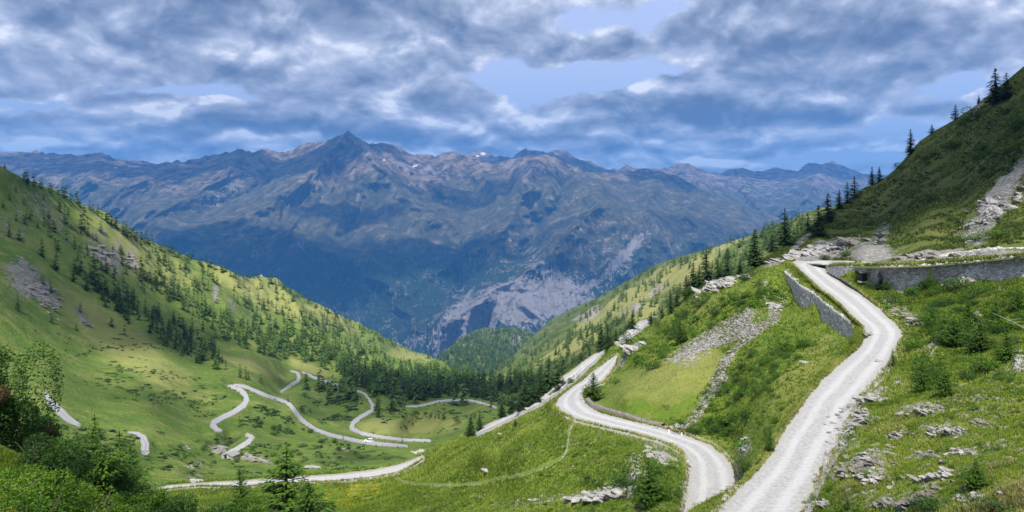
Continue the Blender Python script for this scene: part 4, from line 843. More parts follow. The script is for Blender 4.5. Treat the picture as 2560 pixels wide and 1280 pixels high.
# ---- trees of the near ridges, one by one: (px, base py, top py, kind, width, label)
near = [
 (2488, 263, 178, 'c', 1.25, 'tallest dark spruce on the skyline of the upper right slope'),
 (2516, 250, 188, 'c', 1.2, 'dark spruce right behind the tallest skyline spruce, top right'),
 (2447, 244, 226, 'c', 1.3, 'tiny spruce on the bare skyline just left of the tallest spruce'),
 (2388, 292, 258, 'c', 1.2, 'crooked little pine with a tufted top alone on the right skyline'),
 (2330, 334, 315, 'c', 1.9, 'stunted bushy pine leaning over the skyline above the lone spruce'),
 (2276, 388, 329, 'c', 1.1, 'lone well shaped spruce on the skyline below the stunted pine'),
 (2198, 450, 417, 'c', 1.3, 'right one of a spruce pair low on the right skyline'),
 (2180, 456, 414, 'c', 1.2, 'left one of a spruce pair low on the right skyline'),
 (2136, 496, 446, 'c', 1.2, 'pointed spruce at the head of the shady row under the right skyline'),
 (2118, 508, 461, 'c', 1.2, 'spruce second from the top of the shady row on the right'),
 (2098, 524, 480, 'c', 1.3, 'blunt spruce in the middle of the shady row on the right'),
 (2070, 556, 489, 'c', 1.4, 'broad dark spruce with a ragged head in the shady row'),
 (2046, 592, 520, 'c', 1.7, 'bulky dark spruce at the foot of the shady row above the rocks'),
 (2020, 580, 536, 'c', 1.4, 'short dark spruce left of the bulky one above the rocks'),
 (1962, 604, 517, 'c', 1.5, 'broad cone shaped spruce standing free against the blue mountain'),
 (1887, 648, 559, 'c', 1.35, 'tall spruce left of the broad cone on the spur crest'),
 (1930, 632, 590, 'c', 1.6, 'low dark spruce between the two big crest spruces'),
 (1850, 668, 632, 'c', 1.7, 'low bushy spruce on the crest below the tall one'),
 (1819, 678, 622, 'c', 1.2, 'slim spruce on the crest left of the low bushy one'),
 (1795, 694, 644, 'c', 1.3, 'small spruce on the crest between slim spruce and dark pair'),
 (1766, 704, 626, 'c', 1.3, 'dark tall spruce above the white rock outcrop'),
 (1748, 716, 664, 'c', 1.4, 'shorter spruce leaning on the dark tall one over the outcrop'),
 (1733, 728, 658, 'c', 1.3, 'dark spruce left of the white rock outcrop'),
 (1716, 745, 690, 'c', 1.3, 'spruce at the lower end of the crest clump'),
 (1692, 768, 722, 'c', 1.2, 'thin spruce downhill of the crest clump'),
 (1677, 784, 738, 'c', 1.1, 'thin spruce at the very end of the crest row'),
 (1655, 796, 765, 'c', 1.2, 'knee high spruce beside the slanting rocks on the crest'),
 (1628, 812, 782, 'c', 1.4, 'dark spruce at the far end of the upper road leg'),
 (1580, 822, 780, 'c', 1.3, 'spruce on the valley side of the far upper road leg'),
 (1520, 872, 812, 'c', 1.3, 'right one of two spruces between the two road legs'),
 (1503, 872, 806, 'c', 1.3, 'left one of two spruces between the two road legs'),
 (1540, 852, 822, 'c', 1.3, 'small spruce by the bend where the upper leg vanishes'),
 (1483, 1002, 932, 'l', 1.5, 'bushy conifer on the inner side of the white hairpin'),
 (1372, 968, 890, 'c', 1.3, 'dark spruce rising above the wood left of the lower road leg'),
 (1350, 985, 925, 'c', 1.4, 'dark spruce left of the one above the lower road leg'),
 (1313, 1000, 938, 'c', 1.6, 'round headed dark spruce at the edge of the spur wood'),
 (1395, 958, 915, 'c', 1.4, 'low dark spruce touching the lower road leg'),
 (1280, 1018, 972, 'c', 1.5, 'dark spruce at the foot of the spur wood by the forest'),
 (1335, 1005, 955, 'c', 1.5, 'dark spruce in the thick of the spur wood'),
 (1300, 1030, 988, 'c', 1.5, 'spruce over the narrow lower road on the spur'),
 (1255, 1040, 1000, 'c', 1.4, 'spruce on the narrow lower road where the forest begins'),
 (1199, 1076, 1036, 'c', 1.3, 'upright spruce below the narrow lower road'),
 (1177, 1092, 1042, 'c', 1.5, 'spruce at the low end of the spur wood over the valley'),
 (1289, 1068, 1050, 'c', 1.5, 'small spruce alone on the grassy edge of the spur'),
 (2200, 724, 684, 'c', 1.6, 'young spruce in front of the dark wall opening'),
 (2216, 728, 694, 'l', 1.4, 'rounded young larch beside the spruce at the wall opening'),
 (2325, 722, 672, 'l', 1.3, 'young larch in front of the middle of the long stone wall'),
 (2330, 818, 752, 'l', .8, 'slim young larch on the slope right of the road bend'),
 (2232, 918, 872, 'l', .75, 'tiny slim larch on the gravel edge at the road bend'),
 (2306, 985, 900, 'l', 1.3, 'bushy young larch on the brow right of the tiny slim one'),
 (2362, 990, 925, 'l', 1.5, 'dark bushy larch right behind the bushy one on the brow'),
 (2385, 868, 792, 'l', 1.6, 'wide yellow green larch over the dark hollow'),
 (2450, 880, 800, 'l', 1.9, 'widest spreading larch bush in the shrubs near the right border'),
 (2515, 905, 830, 'l', 1.7, 'spreading larch bush below the fallen larch'),
 (2420, 815, 750, 'l', 1.3, 'larch bush between the wall shrubs and the wide larch'),
 (2490, 800, 745, 'l', 1.4, 'larch bush just left of the fallen larch'),
 (2545, 780, 715, 'l', 1.3, 'larch bush under the wall at the right border'),
 (2440, 1225, 1150, 'l', 1.6, 'low bushy larch in the lower right corner'),
 (1622, 1262, 1150, 'l', 1.3, 'broad green larch in the hollow below the lower road'),
 (1925, 1130, 1060, 'l', .8, 'narrow young larch on the steep bank under the rim'),
 (1700, 860, 795, 'l', 1.2, 'dark bushy larch at the left end of the scree'),
 (2118, 1276, 1238, 'l', .8, 'tiny larch near the bottom edge right of the road'),
]
NEARKIND = {'c': CON, 'l': LAR}
for i, (px, py, top_, kd, wd, lab) in enumerate(near):
    hh = None; yy = py
    for _ in range(14):
        hh = base_hit(px, yy, ('n1', 'n2', 'u'))
        if hh is not None: break
        yy += 4
    if hh is None: continue
    L = hh[0]; h_ = px_h(L.y, (py - top_) * (1.08 if px > 1840 and kd == 'c' else 1.0) + 3)
    kk = NEARKIND[kd]
    plant_tree(kk, 'spruce_tree' if kd == 'c' else 'larch_tree', lab, 'tree', (L.x, L.y, L.z - .02 * h_), h_, 'conifers of the near ridges' if kd == 'c' else 'young larches of the near slopes', i % len(kk), wd * (1.28 if kd == 'c' else 1))

# ---- trees of the valley and the left hillside
valley_single = [(45, 777, 42), (129, 807, 22), (191, 826, 16), (112, 766, 14), (108, 712, 22), (127, 732, 24), (184, 704, 44), (195, 653, 22), (219, 639, 24), (217, 727, 38), (139, 677, 48), (22, 592, 36), (105, 642, 44), (186, 622, 30), (240, 687, 28), (266, 682, 40), (257, 692, 24), (244, 657, 20),
    (306, 662, 24), (339, 684, 20), (349, 694, 12), (285, 697, 30), (307, 702, 24), (1110, 1047, 22), (1088, 1046, 12), (1098, 1046, 12), (1076, 1044, 12), (1066, 1043, 10), (1144, 1052, 17), (1228, 1018, 22), (1038, 1008, 26), (980, 1028, 52), (884, 988, 34), (866, 984, 36), (848, 966, 14), (858, 1099, 11), (948, 1042, 44), (942, 1026, 34), (924, 984, 36), (614, 948, 30), (600, 944, 34), (622, 950, 20), (652, 958, 22),
    (12, 420, 14), (60, 452, 16), (70, 458, 14), (98, 470, 10), (160, 496, 18), (184, 502, 10), (200, 520, 14), (244, 540, 18), (254, 548, 22), (266, 556, 22), (280, 566, 26), (310, 586, 18), (318, 594, 20), (340, 604, 24), (352, 612, 24), (60, 560, 22), (75, 548, 20), (48, 600, 26), (120, 560, 24), (134, 580, 30), (160, 560, 22), (166, 600, 30), (218, 560, 20), (220, 590, 26), (240, 600, 20), (40, 480, 14), (24, 500, 16), (8, 520, 18), (60, 512, 16), (110, 500, 14), (150, 530, 18),
    (540, 1000, 10), (598, 1066, 26), (720, 1005, 14), (1005, 1108, 14), (690, 1040, 10), (742, 870, 18), (890, 1000, 16), (905, 1010, 14), (1160, 1016, 14), (1000, 1016, 16), (1012, 1018, 12)]
belts = [([(170, 655), (230, 690), (300, 735), (340, 765), (430, 805), (500, 845), (560, 900), (572, 930), (520, 925), (440, 885), (360, 835), (290, 775), (220, 735)], 130, 38, 'belt'),
         ([(350, 690), (420, 715), (480, 755), (560, 795), (650, 825), (690, 850), (640, 862), (560, 835), (500, 800), (430, 765)], 80, 24, 'upper'),
         ([(370, 620), (420, 640), (480, 690), (540, 720), (500, 740), (430, 700)], 26, 15, 'crest'),
         ([(20, 540), (120, 520), (260, 600), (330, 640), (280, 690), (150, 640)], 26, 20, 'high'),
         ([(860, 930), (1000, 955), (1150, 960), (1240, 990), (1248, 1014), (1180, 1002), (1080, 1002), (980, 996), (900, 975), (860, 955)], 210, 52, 'front')]
LABV = {'belt': ('one of the dark spruces packed in the diagonal belt across the left hillside', 'spruces of the diagonal belt'),
        'upper': ('one of the spruces strung along the second belt of the left hillside', 'spruces of the second belt'),
        'crest': ('one of the small spruces just under the crest of the left hillside', 'spruces under the left crest'),
        'high': ('one of the scattered dark spruces high up on the left hillside', 'scattered spruces high on the left'),
        'front': ('one of the tall dark spruces in the shaded front of the valley forest', 'spruces of the forest front'),
        'single': ('one of the single spruces dotted over the valley pastures and left slope', 'single spruces of the valley')}
cand = []
for (x, y, n_) in valley_single:
    h_ = hit(x, y, ('b',))
    if h_: cand.append((n_ * 1.15, h_[0], 'single'))
def rand_in(poly, n_):
    xs_ = [p[0] for p in poly]; ys_ = [p[1] for p in poly]; out_ = []
    while len(out_) < n_:
        q = (R_.uniform(min(xs_), max(xs_)), R_.uniform(min(ys_), max(ys_)))
        if in_poly(np.array([q[0]]), np.array([q[1]]), poly)[0]: out_.append(q)
    return out_
road_lines_b = list(VR.values())
def off_road(x, y, m=7):
    for L in road_lines_b:
        d, w = seg_dist(np.array([x]), np.array([y]), L)
        if d[0] < m + w[0] / 2: return False
    return True
for poly, n_, hp, key in belts:
    for (x, y) in rand_in(poly, n_):
        h_ = hit(x, y, ('b',))
        if h_ and off_road(x, y, 6): cand.append((hp * R_.uniform(.7, 1.15), h_[0], key))
def forest_density(px, py, w):
    b = blobmask(px, py, [(760, 800, 130, 55, 32, .5), (600, 740, 110, 36, 32, .30), (450, 690, 90, 28, 33, .22), (880, 850, 150, 60, 30, 1.0), (960, 890, 60, 34, 10, .5), (800, 880, 160, 34, 18, 1.2), (620, 850, 90, 30, 30, .6), (500, 770, 120, 22, 32, .4), (1010, 935, 150, 26, 8, 1.4), (1160, 955, 90, 20, 10, 1.4), (900, 915, 130, 24, 14, 1.5), (1060, 880, 40, 16, 30, .8), (700, 885, 60, 14, 10, .9), (200, 600, 160, 50, 40, .03), (300, 660, 120, 40, 35, .05), (1000, 975, 200, 30, 5, 1.0)])
    return b - 1.0 * blobmask(px, py, [(1012, 892, 42, 9, 8, 1.4), (1065, 906, 18, 4, 0, 1.4), (1000, 920, 30, 5, 8, .9), (660, 700, 30, 10, 20, .5), (560, 905, 120, 14, 22, 1.2), (740, 925, 90, 14, 14, 2)])
mass = []
for _ in range(9000):
    x, y = R_.uniform(100, 1260), R_.uniform(520, 1015)
    if y < SB(x) + 1: continue
    if y > 925 and not off_road(x, y, 8): continue
    d_ = float(forest_density(np.array([x]), np.array([y]), 0)[0]) + .12 * float(vnoise(np.array([(x * .8 - y) / 22.]), np.array([(x + y) / 90.]))[0])
    if R_.random() > d_ * .85: continue
    h_ = hit(x, y, ('b',))
    if h_ is None: continue
    L = h_[0]
    if L.y < 470: continue
    mass.append((R_.uniform(6.5, 14.5) * (1.25 if y > 930 else 1), L))
for px in np.arange(60, 1100, 4.0):        # fringe along the crest of the left hill
    if R_.random() < (.25 if px < 300 else .6):
        h_ = hit(px, float(SB(px)) + R_.uniform(2, 12), ('b',))
        if h_: mass.append((R_.uniform(8, 14), h_[0]))
wood_r = []
for _ in range(9000):
    x, y = R_.uniform(1200, 2010), R_.uniform(540, 1040)
    if y < SR(x) or y > float(S2(x)) + 20: continue
    op = float(blobmask(np.array([x]), np.array([y]), [(1650, 725, 60, 20, -38, 1), (1590, 760, 70, 18, -32, 1), (1500, 795, 60, 10, -30, .8), (1822, 622, 36, 12, -22, 1.1), (1745, 690, 50, 30, -38, 1), (1400, 888, 50, 8, -20, 1), (1465, 858, 60, 10, -30, .8), (1610, 800, 36, 14, -30, 1)])[0])
    if R_.random() < op * .93: continue
    if vnoise(np.array([(x + y) / 14.]), np.array([(x - y) / 40.]))[0] < -.12: continue
    h_ = hit(x, y, ('r',))
    if h_ is None: continue
    wood_r.append((R_.uniform(7, 13.5), h_[0]))
wood_k = []
for _ in range(3600):
    x, y = R_.uniform(1000, 1380), R_.uniform(815, 975)
    if y < SK(x): continue
    h_ = hit(x, y, ('k', 'r'))
    if h_ is None or h_[2] != 'k': continue
    if y < float(SK(x)) + 3 and R_.random() < .3: continue
    wood_k.append((R_.uniform(13, 24), h_[0]))
# the largest of them become trees of their own, the rest one wood
cand.sort(key=lambda c: -c[0]); NIND = 300 - sum(1 for n_ in near if n_[3] == 'c')
for i, (hp, L, key) in enumerate(cand[:NIND]):
    lab, grp = LABV[key]; h_ = px_h(L.y, hp)
    plant_tree(MID, 'spruce_tree', lab, 'tree', (L.x, L.y, L.z - .03 * h_), h_, grp, i % 6, R_.uniform(.9, 1.35))
for (hp, L, key) in cand[NIND:]: mass.append((px_h(L.y, hp), L))
FARV = []
for i in range(6):
    rg = np.random.default_rng(400 + i); FARV.append(conifer_np(rg, 1, rg.uniform(.17, .24), levels=8, per=7, clus=1, z0=.04, droop=.3, airy=.05, size=.15))
def wood(name, lst, mat, lab=None):
    Vs, Fs, Ts, o = [], [], [], 0
    for (h_, L) in lst:
        V, f, t = FARV[R_.randrange(6)]; a = R_.uniform(0, 6.28); c, s_ = math.cos(a), math.sin(a); w = R_.uniform(.85, 1.45)
        q = V * (h_ * w, h_ * w, h_); q = np.stack([q[:, 0] * c - q[:, 1] * s_ + L.x, q[:, 0] * s_ + q[:, 1] * c + L.y, q[:, 2] + L.z - .04 * h_], -1)
        Vs.append(q); Fs.append(f + o); Ts.append(np.clip(t + R_.choice((R_.uniform(-.3, .1), R_.uniform(-.1, .5))), 0, 1)); o += len(V)
    me = mesh_np(name, np.concatenate(Vs), np.concatenate(Fs), mat, False, dict(tone=np.concatenate(Ts)))
    return link(name, me, kind='stuff')
wood('forest', mass, M_FAROWL)
M_SUNWOOD = foliage_mat('needles_painted_sunlit', (.030, .065, .014), (.075, .135, .024), (.150, .230, .040), .15)  # sunlight on this wood is put into its brighter greens
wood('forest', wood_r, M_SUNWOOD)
wood('forest', wood_k, M_FAROWL)
#OBJECTS2
# ------------------------------------------------------------------ dry stone walls
def wall(name, label, top, base, thick, n=120, m=14, group=None, capm=None, skip=None):
    """top, base: lists of (px, py, distance); a battered face of stones with a back and an uneven coping"""
    T3 = P3(*np.array(top, float).T); B3 = P3(*np.array(base, float).T)
    def res(A, k_):
        s_ = np.concatenate([[0], np.cumsum(np.linalg.norm(A[1:] - A[:-1], axis=1))]); t_ = np.linspace(0, s_[-1], k_)
        return np.stack([np.interp(t_, s_, A[:, i]) for i in range(3)], -1)
    Tt, Bb = res(T3, n), res(B3, n); Bb[:, 2] -= .5
    dr = np.gradient(Tt, axis=0); nrm = np.stack([dr[:, 1], -dr[:, 0], 0 * dr[:, 0]], -1); nrm /= np.linalg.norm(nrm, axis=1)[:, None]
    toc = -(Tt[:, :2] * nrm[:, :2]).sum(1); nrm *= np.sign(toc)[:, None]     # outward, towards the open side
    f = np.linspace(0, 1, m)[None, :, None]
    face = Tt[:, None] * (1 - f) + Bb[:, None] * f
    j = fbm(face[..., 0] * 2.2, face[..., 1] * 2.2, face[..., 2] * 4, oct=3, seed=77) * .10 + vnoise(face[..., 0] * 3.1, face[..., 1] * 3.1, face[..., 2] * 5.5, 78) * .07
    face = face + nrm[:, None] * j[..., None]; face[:, 0, 2] += vnoise(np.arange(n) * .9, np.zeros(n), seed=5) * .14 + vnoise(np.arange(n) * .13, np.zeros(n), seed=6) * .16
    back = [Tt - nrm * thick + np.array([0, 0, .02]), Tt - nrm * thick - np.array([0, 0, 1.5])]
    G = np.concatenate([np.stack(back[::-1], 1), face], 1)
    fc = grid_faces(n, G.shape[1])
    me = mesh_np(name, G.reshape(-1, 3), fc, M_WALL, True)
    return tag(link(name, me), label, 'wall', group), Tt, Bb, nrm
wtop = [(1960, 672), (1963, 679), (1986, 698), (2006, 715), (2037, 733), (2062, 755), (2085, 773), (2119, 799), (2133, 815), (2137, 830)]
wall('retaining_wall', 'tall grey dry stone wall holding up the outer edge of the upper road', [(x - 1, y + 1, yz(y, float(Z1(y)) - .05) - .25) for x, y in wtop],
     [(x - 1, b, yz(y, float(Z1(y)) - .05) - .55) for (x, y), b in zip(wtop, (700, 720, 756, 772, 778, 815, 836, 846, 850, 850))], 1.0, 160, 14)
W2, W2t, W2b, W2n = wall('retaining_wall', 'long grey dry stone wall with a dark opening under the topmost road',
     [(2066, 671, 147), (2080, 665.5, 141), (2100, 664, 136), (2142, 664, 129), (2203, 664, 122.5), (2300, 661, 116.5), (2383, 655, 113), (2470, 647, 108), (2560, 637, 103), (3000, 590, 85)],
     [(2066, 673, 146.8), (2080, 681, 140.8), (2100, 691, 135.6), (2142, 715, 128.4), (2203, 738, 121.8), (2300, 735, 115.8), (2383, 724, 112.3), (2470, 722, 107.3), (2560, 706, 102.4), (3000, 690, 84)], .9, 260, 14)
wall('stone_facing', 'low grey stone facing along the cutting behind the topmost road', [(2262, 656, 128), (2300, 650, 126), (2340, 641, 125.5), (2383, 632, 125), (2430, 625, 121), (2480, 620, 117), (2560, 618, 113), (3000, 575, 96)],
     [(2262, 659, 127.8), (2300, 657, 125.8), (2340, 655, 125.2), (2383, 652, 124.6), (2430, 650, 120.6), (2480, 646, 116.6), (2560, 640, 112.6), (3000, 600, 95.6)], .8, 110, 8)
def box_np(cx, cy, cz, sx, sy, sz, rng=None, ang=0):
    V = np.array([(x, y, z) for z in (-.5, .5) for y in (-.5, .5) for x in (-.5, .5)]) * (sx, sy, sz)
    if rng is not None: V += rng.normal(0, .03, V.shape) * min(sx, sy, sz)
    c, s_ = math.cos(ang), math.sin(ang); V = np.stack([V[:, 0] * c - V[:, 1] * s_ + cx, V[:, 0] * s_ + V[:, 1] * c + cy, V[:, 2] + cz], -1)
    return V, np.array([(0, 2, 3, 1), (4, 5, 7, 6), (0, 1, 5, 4), (2, 6, 7, 3), (0, 4, 6, 2), (1, 3, 7, 5)])
M_HOLE = flat_mat('painted_deep_shade', (.02, .02, .02)); M_SILL = flat_mat('pale_sill_stone', (.55, .54, .50), grain=(.4, .39, .36))  # near-black colour stands for the shade inside openings
M_WHITE = flat_mat('white_paint', (.80, .79, .75), .5, .3); M_REDP = flat_mat('red_paint', (.22, .035, .03), .5, .3); M_POLE = flat_mat('grey_pole', (.10, .11, .13), .6, .3)
p = P3(2159, 692, 125.4); an = math.atan2(W2n[70][1], W2n[70][0]) + math.pi / 2
def simple(name, parts, mat, parent=None, smooth=False):
    V, f = join_parts(parts); return link(name, mesh_np(name, V, f, mat, smooth), parent)
simple('opening', [box_np(p[0], p[1], p[2], .75, .9, 1.35, None, an)], M_HOLE, W2)  # solid block, the shade of the recess put into its colour
simple('sill', [box_np(p[0] - .25, p[1] - .1, p[2] - .82, 1.2, 1.1, .2, NG, an)], M_SILL, W2)
simple('lintel', [box_np(p[0], p[1] - .02, p[2] + .76, 1.2, 1.0, .18, NG, an)], M_WALL, W2)
# buttress-like joint at the foot of the wall
# low wall on the inner side of the white hairpin, following the road edge
lowt, lowb = [], []
for (x, y) in [(1463, 1003), (1474, 1016), (1500, 1027), (1535, 1037), (1570, 1046), (1605, 1056), (1640, 1063), (1655, 1066)]:
    h_ = hit(x, y + 2, ('n2',)); Y = h_[0].y; lowb.append((x, y + 2, Y)); lowt.append((x, y - 9 + (2 if x > 1600 else 0), Y + .25))
wall('stone_wall', 'low rough dry stone wall along the inner side of the white hairpin', lowt, lowb, .6, 70, 5)[0].data.materials[0] = M_ROCKD

# ------------------------------------------------------------------ rocks
ROCKS = [rock_np(np.random.default_rng(500 + i), 2, 1, R_.uniform(.6, .9), R_.uniform(.35, .7), .35) for i in range(10)]
ROCKME = [mesh_np('boulder', V, f, M_ROCK, False) for V, f in ROCKS]; ROCKMD = [mesh_np('boulder', V, f, M_ROCKD, False) for V, f in ROCKS]
def boulder(px, py, w, label, group=None, keys=('n1', 'n2', 'u', 'b'), dark=False, flat=1.0, long=1.0, rz=None, name='boulder'):
    h_ = hit(px, py, keys)
    if h_ is None: return None
    L = h_[0]; s_ = w * L.y / F / 2; i = R_.randrange(10)
    o = link(name, (ROCKMD if dark else ROCKME)[i]); o.location = (L.x, L.y, L.z + .08 * s_ * flat)
    o.scale = (s_ * long, s_, s_ * flat); o.rotation_euler = (R_.uniform(-.3, .3), R_.uniform(-.3, .3), R_.uniform(0, 6.28) if rz is None else rz)
    return tag(o, label, 'boulder', group)
def outcrop(name, label, px, py, wpx, hpx, n, rz, keys=('n1', 'n2', 'u', 'b'), mat=None, depth=.6, tilt=.25, seed=0, spread=1.0):
    """layered slabs of schist breaking out of the turf"""
    rg = np.random.default_rng(600 + seed); parts = []
    h0 = hit(px, py, keys); 
    if h0 is None: return None
    n = int(n * (2.4 if 'n1' in keys and len(keys) == 1 else 1.3))
    for i in range(n):
        a = rg.normal(0, .36) * wpx * spread; b = rg.normal(0, .33) * hpx * spread
        x = px + a * math.cos(rz) - b * math.sin(rz); y = py + a * math.sin(rz) + b * math.cos(rz)
        h_ = hit(x, y, keys)
        if h_ is None or abs(h_[0].y - h0[0].y) > 3 + .05 * h0[0].y: continue
        L = h_[0]; s_ = wpx * L.y / F * rg.uniform(.15, .32) * (1.6 / max(1, n / 14) ** .5)
        V, f = rock_np(rg, 1 if n > 40 else 2, s_ * rg.uniform(1, 2.0), s_ * rg.uniform(.5, .9), s_ * rg.uniform(.16, .40), .5)
        an_ = rg.normal(.4, .35); ti = rg.normal(tilt, .12)
        M = Matrix.Rotation(an_, 3, 'Z') @ Matrix.Rotation(ti, 3, 'Y') @ Matrix.Rotation(rg.normal(.2, .1), 3, 'X')
        V = V @ np.array(M).T + (L.x, L.y, L.z - s_ * .16); parts.append((V, f))
    if not parts: return None
    nr_, na_ = 6, 22; B_ = []; fl_ = []       # bedrock the slabs break out of
    for i in range(nr_):
        for j in range(na_):
            th = 2 * math.pi * j / na_; q = i / (nr_ - 1); wob = .78 + .3 * math.sin(th * 3 + seed) + .2 * math.sin(th * 5 + 2 * seed)
            a = math.cos(th) * wpx * .52 * spread * wob * q; b = math.sin(th) * hpx * .55 * spread * wob * q
            h_ = hit(px + a * math.cos(rz) - b * math.sin(rz), py + a * math.sin(rz) + b * math.cos(rz), keys); L = h_[0] if h_ and abs(h_[0].y - h0[0].y) < 3 + .05 * h0[0].y else h0[0]
            k_ = L.y / F; B_.append((L.x + rg.normal(0, 1.2) * k_, L.y, L.z + (hpx * .12 * k_ * (1 - q * q) + rg.normal(0, 1.4) * k_ * (1 - q) - (.35 * min(k_ * 8, 1) if i == nr_ - 1 else 0))))
    for i in range(nr_ - 1):
        for j in range(na_): a, b = i * na_ + j, i * na_ + (j + 1) % na_; fl_ += [(a, b, b + na_), (a, b + na_, a + na_)]
    parts.append((np.array(B_), np.array(fl_)))
    V, f = join_parts(parts); o = link(name, mesh_np(name, V, f, mat or M_ROCK, False)); return tag(o, label, 'rock')
outs = [(2098, 1108, 40, 26, 20, -.6, 'cracked ledge right beside the road below the tilted slabs', ('n1',)), (2078, 1196, 30, 40, 22, -.9, 'crumbling grey ledge over the road verge near the bottom', ('n1',)), (2186, 1190, 90, 30, 26, 0, 'vertical grey face under the square cornered rock', ('n1',)), (2420, 1130, 70, 16, 18, .1, 'grey stony strip right of the broken rocks', ('n1',)), (2470, 1060, 60, 14, 14, .2, 'pale stony strip near the right border', ('n1',)), (2350, 1190, 70, 14, 16, -.2, 'low grey ribs in the lower part of the right slope', ('n1',)), (2250, 1090, 50, 14, 12, -.3, 'small grey rib between road ledge and layered rocks', ('n1',)), (1945, 765, 30, 16, 22, -.6, 'bright white rocks at the top of the rubble stripe', ('n2',)),
 (2128, 1058, 90, 34, 34, -.55, 'tilted grey rock slabs breaking out right beside the upper road', ('n1',)), (2066, 1150, 26, 60, 22, .2, 'grey rock ledge standing over the right verge of the upper road', ('n1',)),
 (2158, 1165, 110, 40, 34, -.15, 'big pale rock face with a square corner on the right slope', ('n1',)), (2200, 1128, 50, 22, 14, -.3, 'white topped rock above the square cornered rock face', ('n1',)), (2172, 998, 60, 8, 9, -.25, 'thin pale slab lying above the upper road verge', ('n1',)),
 (2122, 1022, 40, 14, 12, -.6, 'dark cracked ledge at the edge of the upper road', ('n1',)), (2375, 1076, 80, 18, 26, 0, 'grey layered rocks in the middle of the right slope', ('n1',)), (2330, 1140, 70, 18, 20, .1, 'dark broken rocks under the layered rocks of the right slope', ('n1',)),
 (2300, 1245, 90, 16, 20, -.45, 'slanting pale rock rib near the bottom of the right slope', ('n1',)), (2545, 910, 24, 40, 16, .3, 'pale block stack at the right border above the herbs', ('n1',)), (2330, 1022, 60, 16, 18, -.3, 'pale rock patch high on the right slope', ('n1',)),
 (2230, 1255, 50, 12, 12, 0, 'flat grey rocks at the bottom edge beside the road', ('n1',)), (2060, 1258, 30, 14, 10, 0, 'pale rock by the road verge at the bottom edge', ('n1',)), (2430, 1245, 50, 18, 14, -.2, 'grey rubble rock in the lower right corner', ('n1',)),
 (2290, 802, 34, 20, 16, -.4, 'white broken rocks below the middle of the long wall', ('n1',)), (2250, 775, 60, 16, 16, .4, 'dark grey slabs on the slope right of the road bend', ('n1',)), (2325, 868, 14, 34, 10, .5, 'steep pale slab between the bushes of the right slope', ('n1',)), (2440, 790, 14, 30, 8, .6, 'narrow pale slab near the fallen larch', ('n1',)),
 (1800, 712, 80, 22, 40, -.25, 'big white rock outcrop under the spruce clump on the crest', ('n2',)), (1650, 784, 34, 10, 16, -.6, 'slanting grey rocks at the end of the crest row', ('n2',)), (1590, 872, 50, 10, 16, -.6, 'grey rock rib above the far bend of the lower road', ('n2',)), (1548, 912, 8, 34, 14, .3, 'dark stony bank on the inside of the lower road leg', ('n2',)),
 (1858, 1118, 24, 34, 14, .4, 'pale pointed boulder group in the notch between both roads', ('n2',)), (1890, 1160, 16, 40, 12, .6, 'grey ledge under the rim of the upper road', ('n2',)), (1655, 1142, 56, 18, 26, .5, 'grey rock bank below the lower road by the snow pole', ('n2',)), (1700, 1066, 36, 8, 9, -.1, 'long white slab at the foot of the rubble stripe', ('n2',)),
 (1640, 1068, 26, 7, 6, .1, 'white capped block at the end of the low wall', ('n2',)), (1706, 1072, 14, 6, 3, 0, 'pale rock right behind the red topped posts', ('n2',)), (1505, 1242, 90, 10, 34, -.05, 'long flat band of pale rocks in the bottom meadow', ('n2',)), (1335, 1250, 20, 6, 4, -.4, 'lone pale rock near the bottom centre of the meadow', ('n2',)),
 (2060, 622, 90, 22, 50, -.2, 'white rock field above the topmost hairpin', ('u',)), (1975, 645, 70, 10, 26, -.2, 'pale rocks on the crest left of the topmost hairpin', ('n2', 'u', 'n1')), (2130, 600, 50, 16, 16, -.1, 'grey smooth slab in the shade above the hairpin', ('u',)), (2480, 520, 60, 60, 46, -1.0, 'wide pale scree tongue on the upper right slope', ('u',)),
 (2545, 495, 50, 12, 6, -.9, 'huge smooth pale slab at the right border', ('u',)), (2330, 640, 120, 6, 40, -.03, 'grey rocky cutting behind the topmost road', ('u',)),
 (545, 1122, 40, 8, 22, -.5, 'pale curved rock outcrop on the valley knoll', ('b',)), (595, 1146, 26, 6, 10, .2, 'jumbled grey rocks beside the stone hut', ('b',)), (640, 1146, 36, 6, 10, .35, 'pale slab rock right of the stone hut', ('b',)), (476, 1168, 18, 6, 5, 0, 'rounded pale rock in the pasture left of the knoll', ('b',)),
 (490, 1202, 26, 5, 8, 0, 'group of grey rocks above the nearer valley road', ('b', 'n2')), (875, 1122, 26, 8, 6, -.2, 'pale rock on the verge below the white car', ('b',)), (463, 1117, 16, 5, 5, .2, 'pinkish pale rocks behind the valley knoll', ('b',)), (1046, 1132, 28, 5, 6, -.4, 'pale rock at the mouth of the nearer valley road', ('b', 'n2')),
 (100, 735, 70, 40, 60, .8, 'large grey scree and crag on the left hillside', ('b',)), (205, 802, 24, 10, 10, .8, 'small dark crag lower on the left hillside', ('b',)), (250, 640, 50, 40, 30, .9, 'broken crags between spruces high on the left hillside', ('b',)), (540, 742, 8, 18, 10, 0, 'small pale crag amid the second tree belt', ('b',)), (325, 650, 26, 26, 16, .6, 'grey crags under the crest of the left hillside', ('b',))]
for i, (px, py, w, h_, n, rz, lab, keys) in enumerate(outs):
    dk = keys == ('b',) or i % 3 == 1 and keys == ('n1',) or any(k_ in lab for k_ in ('dark', 'shade', 'cutting', 'crag'))  # the slab lying in shade gets darker stone, its shade coloured in
    outcrop('rock_outcrop', lab, px, py, w, h_, n, rz, keys, M_ROCKD if dk else M_ROCK, seed=i)
